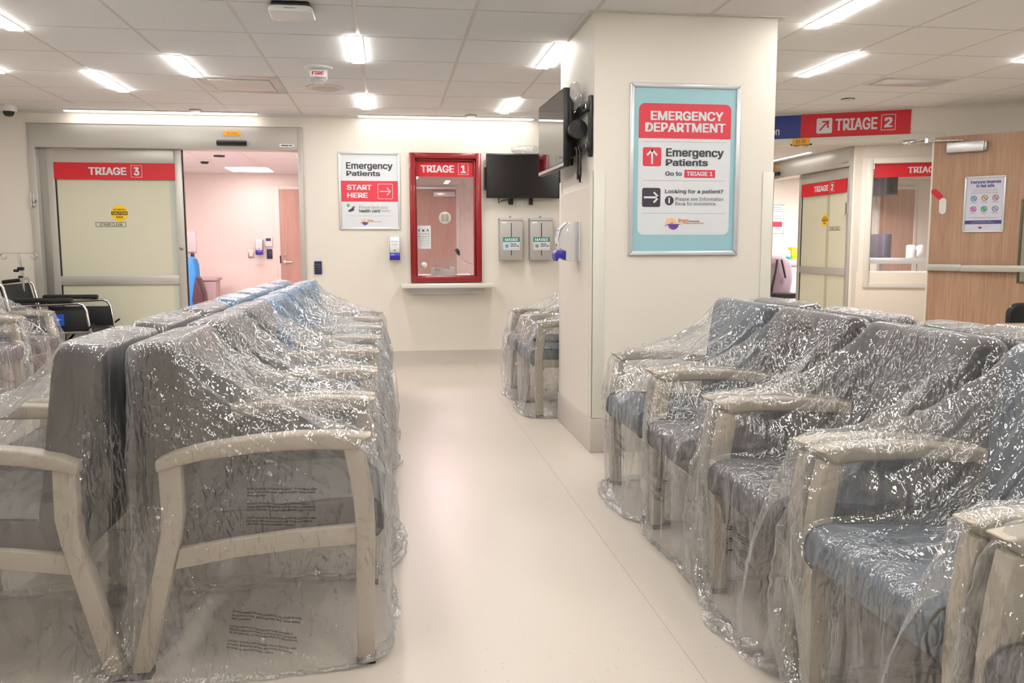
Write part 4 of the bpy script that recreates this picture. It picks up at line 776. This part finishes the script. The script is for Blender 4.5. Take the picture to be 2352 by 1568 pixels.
# ------------------------------------------------------------------ waiting chairs (local: x forward, front legs at x = 0)
def chaikin(p):
    out = []
    for a, b in zip(p, p[1:] + p[:1]): out += [(a[0] * .75 + b[0] * .25, a[1] * .75 + b[1] * .25), (a[0] * .25 + b[0] * .75, a[1] * .25 + b[1] * .75)]
    return out
def chair_proto(name, label):
    t = thing(name, label, 'chair')
    for s in (-1, 1):
        y = .29 * s
        arm_top = [(-.555, .625), (-.51, .645), (-.42, .664), (-.3, .679), (-.18, .687), (-.06, .685), (.03, .674)]
        arm_bot = [(-.02, .634), (-.12, .640), (-.28, .637), (-.42, .622), (-.51, .604), (-.555, .590)]
        obj('arm', MB().prism(arm_top + arm_bot, y - .033, y + .033, 'y'), 'frame', t, bev=.009, seg=3, ang=50)
        fl = [(.025, .018), (.028, .2), (.033, .4), (.03, .48), (.02, .56), (.005, .638), (-.05, .64), (-.036, .56), (-.026, .49), (-.02, .4), (-.024, .2), (-.025, .018)]
        L1 = obj('leg', MB().prism(fl, y - .025, y + .025, 'y'), 'frame', t, bev=.004, ang=50)
        obj('foot_cap', MB().box(-.027, .027, y - .027, y + .027, 0, .02), 'black', L1, bev=.003)
        rl = [(-.49, .61), (-.488, .47), (-.5, .4), (-.519, .325), (-.596, .018), (-.646, .018), (-.57, .33), (-.552, .41), (-.547, .48), (-.549, .6)]
        L2 = obj('leg', MB().prism(rl, y - .025, y + .025, 'y'), 'frame', t, bev=.004, ang=50)
        obj('foot_cap', MB().box(-.652, -.594, y - .027, y + .027, 0, .02), 'black', L2, bev=.003)
        rail = [(-.505, .368), (-.36, .388), (-.2, .403), (-.02, .412), (-.02, .357), (-.2, .349), (-.36, .335), (-.52, .31)]
        obj('side_rail', MB().prism(rail, y - .015, y + .015, 'y'), 'frame', t, bev=.003, ang=50)
    obj('cross_rail', MB().box(-.04, -.015, -.27, .27, .335, .365), 'frame', t, bev=.003)
    seat = [(-.49, .36), (-.49, .445), (-.42, .455), (-.25, .466), (-.08, .479), (.0, .48), (.035, .472), (.055, .45), (.06, .42), (.055, .385), (.035, .362), (.0, .354), (-.25, .35)]
    st = obj('seat', MB().prism(chaikin(chaikin(seat)), -.262, .262, 'y'), 'vinyl', t, bev=.014, seg=3, ang=60, bang=65)
    
    for s in (-1, 1): obj('piping', MB().tube([(p[0], s * .2525, p[1]) for p in seat[2:11]], .0035, 6), 'seam', st)
    back = [(-.425, .455), (-.44, .52), (-.455, .65), (-.475, .79), (-.486, .875), (-.496, .917), (-.52, .939), (-.555, .944), (-.59, .932), (-.605, .905), (-.598, .84), (-.578, .69), (-.556, .5), (-.54, .33), (-.47, .33)]
    obj('backrest', MB().prism(chaikin(chaikin(back)), -.275, .275, 'y'), 'vinyl', t, bev=.016, seg=3, ang=60, bang=65)
    return t

# drape solver: an open plastic bag settling over the chair (position based, plain numpy)
def obox(cx, cz, hx, hz, ang, y0, y1): return (cx, (y0 + y1) / 2, cz, hx, (y1 - y0) / 2, hz, ang)
COLL = []
for s in (-1, 1):
    y = .29 * s
    for (x0, z0, x1, z1, th) in ((-.575, .603, -.42, .643, .02), (-.42, .643, -.25, .659, .022), (-.25, .659, .03, .659, .024)):
        L_ = math.hypot(x1 - x0, z1 - z0); COLL.append(obox((x0 + x1) / 2, (z0 + z1) / 2, L_ / 2, th, math.atan2(z1 - z0, x1 - x0), y - .033, y + .033))
    COLL.append(obox(.003, .32, .027, .32, 0, y - .026, y + .026))
    COLL.append(obox(-.519, .46, .031, .16, 0, y - .026, y + .026)); COLL.append(obox(-.583, .16, .027, .18, -.24, y - .026, y + .026))
COLL.append(obox(-.2, .415, .258, .062, .03, -.26, .26))
COLL.append(obox(-.534, .641, .058, .298, .115, -.272, .272))
def push_out(P, V_tan, mu, mar=.005):
    hit = np.zeros(len(P), bool)
    for cx, cy, cz, hx, hy, hz, an in COLL:
        c, s = math.cos(an), math.sin(an)
        if abs(an - .115) < 1e-6: c, s = math.cos(.115), math.sin(.115)
        dx, dy, dz = P[:, 0] - cx, P[:, 1] - cy, P[:, 2] - cz
        a = c * dx + s * dz; b = -s * dx + c * dz
        qx, qy, qz = hx + mar - np.abs(a), hy + mar - np.abs(dy), hz + mar - np.abs(b)
        ins = (qx > 0) & (qy > 0) & (qz > 0)
        if not ins.any(): continue
        ii = np.where(ins)[0]; A, Yy, B = a[ii].copy(), dy[ii].copy(), b[ii].copy(); q = np.stack([qx[ii], qy[ii], qz[ii]], 1); k_ = q.argmin(1)
        m0 = k_ == 0; A[m0] = np.sign(A[m0]) * (hx + mar); m1 = k_ == 1; Yy[m1] = np.sign(Yy[m1]) * (hy + mar); m2 = k_ == 2; B[m2] = np.sign(B[m2]) * (hz + mar)
        P[ii, 0] = cx + c * A - s * B; P[ii, 2] = cz + s * A + c * B; P[ii, 1] = cy + Yy; hit[ii] = True
    lo = P[:, 2] < .006; P[lo, 2] = .006
    return hit | lo
def drape(seed, x0=-.665, x1=.085, hy=.338, top=.958, hem=.05, tilt=0.0, step=.025, steps=170, iters=18, loose=1.02, pull=0.0, puff=0.0, xt=-.40, yt=.30, sag=0.0):
    rs = np.random.RandomState(seed); nx = int(round((x1 - x0) / step)); ny = int(round(2 * hy / step)); nz = int(round((top - hem) / step))
    idx = {}; V = []
    def vid(i, j, k_):
        if (i, j, k_) not in idx: idx[(i, j, k_)] = len(V); V.append((x0 + (x1 - x0) * i / nx, -hy + 2 * hy * j / ny, hem + (top - hem) * k_ / nz))
        return idx[(i, j, k_)]
    F = []
    for i in range(nx):
        for j in range(ny): F.append((vid(i, j, nz), vid(i + 1, j, nz), vid(i + 1, j + 1, nz), vid(i, j + 1, nz)))
    for k_ in range(nz):
        for i in range(nx):
            F.append((vid(i, 0, k_), vid(i + 1, 0, k_), vid(i + 1, 0, k_ + 1), vid(i, 0, k_ + 1))); F.append((vid(i + 1, ny, k_), vid(i, ny, k_), vid(i, ny, k_ + 1), vid(i + 1, ny, k_ + 1)))
        for j in range(ny):
            F.append((vid(nx, j, k_), vid(nx, j + 1, k_), vid(nx, j + 1, k_ + 1), vid(nx, j, k_ + 1))); F.append((vid(0, j + 1, k_), vid(0, j, k_), vid(0, j, k_ + 1), vid(0, j + 1, k_ + 1)))
    P = np.array(V, float); Fa = np.array(F)
    E_ = np.concatenate([Fa[:, [0, 1]], Fa[:, [1, 2]], Fa[:, [2, 3]], Fa[:, [3, 0]]]); E_ = np.unique(np.sort(E_, 1), axis=0)
    D_ = np.concatenate([Fa[:, [0, 2]], Fa[:, [1, 3]]]); C_ = np.concatenate([E_, D_]); n = len(P)
    # gusseted bag: full size up to arm height, narrowing towards the top of the back
    f_ = np.clip((P[:, 2] - .67) / (top - .67), 0, 1); P[:, 1] *= 1 + f_ * (yt / hy - 1); P[:, 0] = (x0 + f_ * (-.616 - x0)) + (P[:, 0] - x0) * (1 + f_ * ((xt + .616) / (x1 - x0) - 1))
    # the hem is not level, and the film is slightly slack in irregular patches
    P[:, 2] += np.where(P[:, 2] < top - .01, tilt * (P[:, 0] - x0) * (top - P[:, 2]) / (top - hem), 0)
    rest = np.linalg.norm(P[C_[:, 0]] - P[C_[:, 1]], axis=1)
    rest = np.maximum(rest, .006)
    if sag:   # slack between the arms lets the film drop on to the seat and hang in front of it
        mm = (P[C_[:, 0]] + P[C_[:, 1]]) / 2; dv = np.abs(P[C_[:, 0]] - P[C_[:, 1]]); inn = (np.abs(mm[:, 1]) < .25) & (mm[:, 0] > -.42) & (mm[:, 2] > .25)
        rest = np.where(inn, rest * (1 + sag * dv[:, 1] / (dv.sum(1) + 1e-6)), rest)
    mid = (P[C_[:, 0]] + P[C_[:, 1]]) / 2; fx = rs.uniform(6, 16, (6, 3)); ph = rs.uniform(0, 6.28, 6)
    pat = sum(np.sin(mid @ fx[q] + ph[q]) for q in range(6)) / 6
    rest = rest * (loose + .03 * pat + rs.uniform(-.012, .012, len(rest)))
    wgt = np.concatenate([np.ones(len(E_)), np.full(len(D_), .6)])
    P += rs.normal(0, .002, P.shape); prev = P.copy(); i0, i1 = C_[:, 0], C_[:, 1]
    cnt = np.bincount(np.concatenate([i0, i1]), minlength=n).astype(float)
    allI = np.concatenate([i0, i1]); dt2 = (1 / 60.0) ** 2
    cen = P.mean(0)
    for st_ in range(steps):
        vel = (P - prev) * .96; prev = P.copy(); cap = np.sqrt((vel * vel).sum(1)) + 1e-9; vel *= np.minimum(1, .010 / cap)[:, None]; acc = np.zeros_like(P); acc[:, 2] = -0.8 - 2.2 * (sag > 0) * ((np.abs(P[:, 1]) < .24) & (P[:, 0] > -.42))
        if puff: 
            d_ = P[:, :2] - cen[:2]; acc[:, :2] += puff * d_ * max(0, 1 - st_ / (steps * .5))
        if pull: acc[:, 0] += pull * (P[:, 2] < .35)
        if st_ < 40: acc += rs.normal(0, 1.0, P.shape)
        P = P + vel + acc * dt2
        for it in range(iters):
            d_ = P[i1] - P[i0]; L_ = np.sqrt((d_ * d_).sum(1)) + 1e-9
            df = (L_ - rest); df = np.where(df < 0, df * .25, df)          # film gives in easily, hardly stretches
            cvec = d_ * (wgt * .5 * df / L_)[:, None]
            both = np.concatenate([cvec, -cvec])
            for ax in range(3): P[:, ax] += 1.5 * np.bincount(allI, both[:, ax], minlength=n) / cnt * 2.0
            if it % 3 == 2: push_out(P, None, 0)
            if it == iters - 2:
                fc = P[Fa].mean(1); f0 = fc.copy(); push_out(fc, None, 0); dl = fc - f0; hm = np.abs(dl).sum(1) > 1e-7
                if hm.any():
                    fi = Fa[hm].ravel(); dd = np.repeat(dl[hm], 4, 0); cf = np.maximum(np.bincount(fi, minlength=n), 1)
                    for ax in range(3): P[:, ax] += np.bincount(fi, dd[:, ax], minlength=n) / cf
        h = push_out(P, None, 0); prev[h] = P[h] - (P[h] - prev[h]) * .35
    me = bpy.data.meshes.new('film'); me.from_pydata(P.tolist(), [], F); me.validate()
    return me
def finish_film(me, seed):
    tmp = bpy.data.objects.new('tmp', me); COL.objects.link(tmp); md = tmp.modifiers.new('s', 'SUBSURF'); md.levels = 2; md.render_levels = 2
    dg = bpy.context.evaluated_depsgraph_get(); m2 = bpy.data.meshes.new_from_object(tmp.evaluated_get(dg)); bpy.data.objects.remove(tmp)
    from mathutils import noise as N
    n_ = len(m2.vertices); co = np.empty(n_ * 3, np.float32); no = np.empty(n_ * 3, np.float32); m2.vertices.foreach_get('co', co); m2.vertices.foreach_get('normal', no); co = co.reshape(-1, 3); no = no.reshape(-1, 3)
    cen = co.mean(0); rs = np.random.RandomState(seed); o_ = rs.uniform(0, 50, 3)
    h = np.empty(n_, np.float32)
    for i in range(n_):
        x, y, z = co[i]; wv = N.noise((x * 3 + o_[0], y * 3, z * 3)) * .5
        a = 1 - abs(N.noise((x * 15 + wv + o_[0], y * 15 - wv, z * 5 + o_[1]))) * 2.2
        b = 1 - abs(N.noise(((x * .5 + z * .85 + y * .4) * 34 + wv * 3, (x * .85 - z * .5) * 3.5 + o_[2], y * 6))) * 2.2
        c = 1 - abs(N.noise((x * 52 + o_[1], y * 52, z * 30 + x * 20))) * 2.2
        mk = min(1, max(0, .35 + 1.6 * N.noise((x * 4 + o_[2], y * 4, z * 4))))
        h[i] = max(a, 0) ** 2 * .008 + max(b, 0) ** 2 * .005 * mk + max(c, 0) ** 2 * .0016 * mk
    sg = np.sign(((co - cen) * no).sum()) or 1
    h *= np.where((co[:, 0] < -.5) & (co[:, 2] > .5), .4, 1.0); h *= np.where((co[:, 2] > .84) & (no[:, 2] * sg > .5), .35, 1.0)   # pulled smooth over the top of the back
    m2.vertices.foreach_set('co', (co + no * (sg * h)[:, None]).ravel()); m2.update()
    m2.name = 'plastic_cover'; m2.polygons.foreach_set('use_smooth', [True] * len(m2.polygons)); m2.materials.clear(); m2.materials.append(M['film']); return m2
import time; _t0 = time.time()
FILMS = [finish_film(drape(11, hem=.06, loose=1.0, puff=.6), 1), finish_film(drape(23, hem=.03, loose=1.02, hy=.345, x1=.10, puff=.6, xt=-.33), 2),
         finish_film(drape(37, hem=.03, tilt=.34, loose=1.03, hy=.345, x1=.11, xt=-.16, sag=.75), 3), finish_film(drape(51, hem=.08, tilt=.12, loose=1.03, hy=.35, x1=.12, xt=-.1, yt=.31, sag=.6), 4)]
print('films', time.time() - _t0)
WARN = ['PLASTIC BAGS CAN BE DANGEROUS. TO AVOID DANGER\nOF SUFFOCATION, KEEP THIS BAG AWAY FROM BABIES\nAND CHILDREN.', "LES SACS EN PLASTIQUE PEUVENT ETRE DANGEREUX.\nPOUR EVITER LE DANGER DE SUFFOCATION, CONSERVER\nCE SAC HORS DE L'ATTEINTE DES BEBES ET DES ENFANTS.", 'LAS BOLSAS DE PLASTICO PUEDEN SER PELIGROSAS. PARA\nEVITAR EL RIESGO DE ASFIXIA, MANTENGA ESTA BOLSA\nLEJOS DEL ALCANCE DE BEBES Y NINOS.']
WM = []
for s_ in WARN:
    m_ = text_mesh(s_, .006, 'LEFT'); co = np.empty(len(m_.vertices) * 3); m_.vertices.foreach_get('co', co); co = co.reshape(-1, 3); co -= co.min(0); co /= co.max(0)[0]; WM.append((co, [tuple(p.vertices) for p in m_.polygons]))
def warn_on(me, origin, ux, uz, width, direction, parts=(0, 1, 2), gap=.018):
    """printed warning wrapped on the film: points are cast on to it from outside"""
    tr = BVHTree.FromPolygons([v.co[:] for v in me.vertices], [p.vertices[:] for p in me.polygons]); out = MB(); off = 0.0
    for k_ in parts:
        co, fs = WM[k_]; h = co[:, 1].max() * width; vs_ = []; bad = set()
        for p in co:
            q = Vector(origin) + Vector(ux) * (p[0] * width) + Vector(uz) * (p[1] * width - h - off)
            r_ = tr.ray_cast(q, Vector(direction), .6)
            if not r_[0]: bad.add(len(vs_))
            vs_.append(tuple((r_[0] if r_[0] else q + Vector(direction) * .05) - Vector(direction) * .0012))
        fs = [f for f in fs if not any(i in bad for i in f) and max((Vector(vs_[f[0]]) - Vector(vs_[i])).length for i in f) < .02]; out.add(vs_, fs); off += h + gap
    return out

proto = chair_proto('waiting_chair', 'x')
order = ['nearest', 'second', 'third', 'fourth', 'fifth', 'sixth', 'seventh']
def recolor(root, m):
    for c in root.children:
        if c.name.split('.')[0] in ('seat', 'backrest'): c.material_slots[0].link = 'OBJECT'; c.material_slots[0].material = M[m]
first = [True]
def place_chair(x, y, rz, label, group, col=None):
    if first[0]: first[0] = False; c = proto; c.location = (x, y, 0); c.rotation_euler = (0, 0, rz); c['label'] = label; c['group'] = group
    else: c = dup(proto, (x, y, 0), rz, label, group)
    if col: recolor(c, col)
    return c
def cover(k_, x, y, rz, label, group, warns=()):
    o = bpy.data.objects.new('plastic_cover', FILMS[k_]); COL.objects.link(o); o.location = (x, y, 0); o.rotation_euler = (0, 0, rz); tag(o, label, 'plastic cover', group)
    for wa_ in warns: obj('printed_warning', warn_on(FILMS[k_], *wa_), 'ink', o, smooth=False)
    return o
# where a warning can sit: side facing -y, front apron, back top
SIDE = ((-.31, -.6, .545), (1, 0, -.06), (.06, 0, 1), .185, (0, 1, 0)); SIDELOW = ((-.36, -.6, .20), (1, 0, -.2), (.2, 0, 1), .185, (0, 1, 0)); FRONT = ((.5, .12, .33), (0, -1, 0), (0, 0, 1), .16, (-1, 0, 0)); FRONTR = ((.5, -.12, .3), (0, 1, 0), (0, 0, 1), .16, (-1, 0, 0))
TOPB = ((-.48, -.1, 1.3), (0, 1, 0), (-1, 0, 0), .18, (0, 0, -1)); SEATT = ((-.0, -.1, .9), (0, 1, .0), (1, 0, 0), .15, (0, 0, -1))
PITCH = .672
for i in range(7):
    y = 2.38 + .29 + PITCH * i; bl = 'vinylb' if i >= 3 else None; cn = 'blue' if bl else 'grey'
    place_chair(-.09, y, 0, f'{order[i]} {cn} chair from the camera in the left row facing the aisle', 'left row facing the aisle', bl)
    cover([0, 1, 0, 3, 1, 2, 0][i], -.09, y, 0, f'clear plastic cover on the {order[i]} chair of the left row facing the aisle', 'covers on the left row facing the aisle', [SIDE, SIDELOW] if i == 0 else ([TOPB] if i in (3, 5) else ()))
for i in range(7):
    y = 2.38 + .29 + PITCH * i; bl = 'vinylb' if i >= 3 else None; cn = 'blue' if bl else 'grey'
    place_chair(-1.40, y, PI, f'{order[i]} {cn} chair from the camera in the left row backing on the aisle row', 'left row with its back to the aisle row', bl)
    cover([1, 0, 3, 1, 0, 1, 2][i], -1.40, y, PI, f'clear plastic cover on the {order[i]} chair of the back to back left row', 'covers on the left row with its back to the aisle row')
EY = [1.06, 1.735, 2.41, 3.09, 3.77]
en = ['cut by the lower right corner', 'second from the lower right corner', 'in the middle of the right row', 'next to last towards the pillar', 'closest to the pillar']
for i, y in enumerate(EY):
    bl = 'vinyls' if i in (1, 4) else None
    place_chair(1.115, y, PI, f'grey chair of the right row facing the aisle, {en[i]}', 'right row facing the aisle', bl)
    cover([1, 3, 3, 2, 1][i], 1.115, y, PI, f'clear plastic cover on the right row chair {en[i]}', 'covers on the right row facing the aisle', [[], [SEATT], [SEATT, FRONT], [FRONTR, TOPB], [FRONT, SEATT]][i])
for i, y in enumerate(EY[1:]):
    place_chair(2.41, y, 0, f'grey chair back to back with the one {en[i + 1]}', 'right row with its back to the aisle row', None)
    cover([0, 1, 0, 1][i], 2.41, y, 0, f'plastic cover of the chair behind the one {en[i + 1]}', 'covers on the right row with its back to the aisle row')
for i, y in enumerate([6.08, 6.74]):
    place_chair(1.03, y, PI, ['nearer chair half hidden behind the pillar', 'farther chair half hidden behind the pillar'][i], 'chairs behind the pillar', 'vinyls')
    cover([1, 3][i], 1.03, y, PI, ['clear plastic cover on the nearer chair behind the pillar', 'clear plastic cover on the farther chair behind the pillar'][i], 'covers behind the pillar')
for i, y in enumerate([6.55, 7.23]):
    place_chair(-2.83, y, 0, ['grey chair at the left frame edge, nearer one by the left wall', 'grey chair right in front of the wheelchair by the left wall'][i], 'chairs by the left wall')
    cover([3, 2][i], -2.83, y, 0, ['clear plastic cover on the chair at the left frame edge', 'clear plastic cover on the chair in front of the wheelchair'][i], 'covers by the left wall')

# ------------------------------------------------------------------ wheelchair with drip pole
t = thing('wheelchair', 'black and chrome folding wheelchair in front of the triage 3 door', 'wheelchair', (-2.97, 8.2, 0), R(-4))
W_ = .27
for s in (-1, 1):
    y = W_ * s
    obj('side_frame', MB().tube([(-.52, y, .9), (-.44, y, .925), (-.385, y, .86), (-.31, y, .5), (-.3, y, .2)], .0125).tube([(-.33, y, .69), (.24, y, .715), (.285, y, .70), (.31, y, .655), (.34, y, .42), (.345, y, .18)], .0125).tube([(-.3, y, .44), (.33, y, .46)], .0125).tube([(-.3, y, .25), (.34, y, .25)], .0125), 'chrome', t, ang=60)
    obj('push_grip', MB().tube([(-.66, y, .885), (-.65, y, .887), (-.5, y, .905)], [.017, .02, .018], 12), 'black', t)
    obj('arm_pad', MB().prism(rrect(-.3, .725, .2, .765, .018), y - .028, y + .028, 'y'), 'blackmat', t, bev=.01)
    obj('side_panel', MB().box(-.26, .32, y - .006, y + .006, .46, .655), 'blackmat', t, bev=.003)
    rear = []; tyre = MB(); rad = .3; cx = -.24; yy = y + s * .07
    ring = [(cx + rad * math.cos(a_ * PI / 18), yy, .31 + rad * math.sin(a_ * PI / 18)) for a_ in range(37)]; tyre.tube(ring, .0125, 8, False)
    wl = obj('wheel', tyre, 'black', t, ang=180)
    hr = [(cx + .27 * math.cos(a_ * PI / 18), yy + s * .02, .31 + .27 * math.sin(a_ * PI / 18)) for a_ in range(37)]
    obj('hand_rim', MB().tube(hr, .008, 6, False), 'chrome', wl, ang=180); sp = MB()
    for a_ in range(12): sp.tube([(cx, yy, .31), (cx + .29 * math.cos(a_ * PI / 6), yy, .31 + .29 * math.sin(a_ * PI / 6))], .003, 5)
    obj('spokes', sp.tube([(cx, yy - .03, .31), (cx, yy + .03, .31)], .025), 'steel', wl)
    cr = [(.3 + .085 * math.cos(a_ * PI / 12), y, .1 + .085 * math.sin(a_ * PI / 12)) for a_ in range(25)]
    obj('caster', MB().tube(cr, .015, 8, False).tube([(.3, y - .02, .1), (.3, y + .02, .1)], .02).tube([(.3, y, .1), (.32, y, .19)], .014), 'black', t, ang=180)
    obj('leg_rest', MB().tube([(.33, y, .44), (.4, y, .455), (.46, y, .4), (.56, y, .14), (.57, y, .1)], .0115), 'chrome', t, ang=60)
    obj('foot_plate', MB().box(.5, .66, min(y, y - s * .17), max(y, y - s * .17), .085, .105), 'silver', t, bev=.01)
    obj('brake_lever', MB().tube([(.26, y, .47), (.34, y + s * .02, .5), (.38, y + s * .02, .53)], .009), 'black', t)
obj('back_sling', MB().prism([(-.335, .48), (-.32, .48), (-.415, .88), (-.43, .88)], -W_ + .01, W_ - .01, 'y'), 'blackmat', t, bev=.006)
obj('seat', MB().box(-.3, .3, -W_ + .02, W_ - .02, .44, .475), 'blackmat', t, bev=.01)
obj('label_patch', MB().box(.02, .12, -W_ - .009, -W_ - .006, .52, .62), mat('royal_blue_patch', srgb(28, 90, 200), .5), t); pt = t.children[-1]
flat('star_mark', [[(.07 + (.032 if i % 2 == 0 else .008) * math.cos(R(45 * i)), .572 + (.022 if i % 2 == 0 else .006) * math.sin(R(45 * i))) for i in range(16, 8, -1)]], -W_ - .0096, 'white', pt)
obj('care_tag', MB().box(.1, .17, -.06, -.02, .4755, .478), 'cloth', t)
obj('cross_brace', MB().tube([(.0, -W_, .2), (.0, W_, .44)], .012).tube([(.03, W_, .2), (.03, -W_, .44)], .012), 'black', t)
t = thing('drip_pole', 'chrome drip pole with two hooks behind the wheelchair back', 'pole', (-3.41, 8.36, 0))
obj('pole', MB().tube([(.04, 0, .25), (.04, 0, .95), (.02, 0, 1.155)], [.014, .014, .011]), 'chrome', t); obj('clamp', MB().box(.005, .055, -.02, .02, 1.0, 1.03).box(-.03, .01, -.015, .015, .985, 1.01), 'black', t, bev=.004); obj('clamp', MB().box(.01, .05, -.018, .018, .93, .95), 'black', t, bev=.003)
hk = lambda s: [(.02, 0, 1.158)] + [(.02 + s * .13, 0, 1.158)] + [(.02 + s * (.13 + .0) + .03 * math.sin(R(a_)) * s * .9, 0, 1.13 + .028 * math.cos(R(a_))) for a_ in range(0, 300, 30)]
obj('hook', MB().tube(hk(1), .004, 8), 'chrome', t); obj('hook', MB().tube(hk(-1), .004, 8), 'chrome', t)

# ------------------------------------------------------------------ table at the right edge
t = thing('side_table', 'grey wood topped table at the right frame edge under plastic', 'table', (3.92, 4.05, 0)); obj('top', MB().box(-.42, .42, -.28, .4, .715, .745), 'tablew', t, bev=.004)
obj('pedestal', MB().box(-.18, .36, -.12, .24, 0, .715), 'charcoal', t, bev=.006)
vs_, fs_ = [], []; rnd = random.Random(4); N_ = 60
for k_, (sc_, z) in enumerate([(.97, .749), (1.0, .749), (1.03, .735), (1.05, .6), (1.08, .4), (1.07, .2), (1.1, .05)]):
    for j in range(N_):
        a_ = 2 * PI * j / N_; cx_, sy_ = math.cos(a_), math.sin(a_); m_ = max(abs(cx_), abs(sy_)); wv = 1 + (.03 * math.sin(7 * a_ + k_) + .02 * math.sin(13 * a_)) * max(0, k_ - 2) / 4
        vs_.append((.43 * sc_ * cx_ / m_ * wv, .06 + .35 * sc_ * sy_ / m_ * wv, z))
for k_ in range(6):
    for j in range(N_): fs_.append((k_ * N_ + j, k_ * N_ + (j + 1) % N_, (k_ + 1) * N_ + (j + 1) % N_, (k_ + 1) * N_ + j))
tag(obj('plastic_cover', MB().add(vs_, fs_), 'film', ang=180), 'clear plastic hanging over the table at the right frame edge', 'plastic cover').location = (3.92, 4.05, 0)
t = thing('task_chair', 'black chair top showing behind the table at the right frame edge', 'chair', (4.55, 5.35, 0)); obj('backrest', MB().prism(rrect(-.25, .45, .25, .8, .08), -.03, .03, 'y'), 'black', t, bev=.02); obj('seat', MB().box(-.24, .24, -.45, 0, .4, .47), 'black', t, bev=.02); obj('column', MB().tube([(0, -.22, .03), (0, -.22, .4)], .03), 'black', t); obj('base', MB().tube([(-.28, -.22, .03), (.28, -.22, .03)], .03).tube([(0, -.5, .03), (0, .06, .03)], .03), 'black', t)
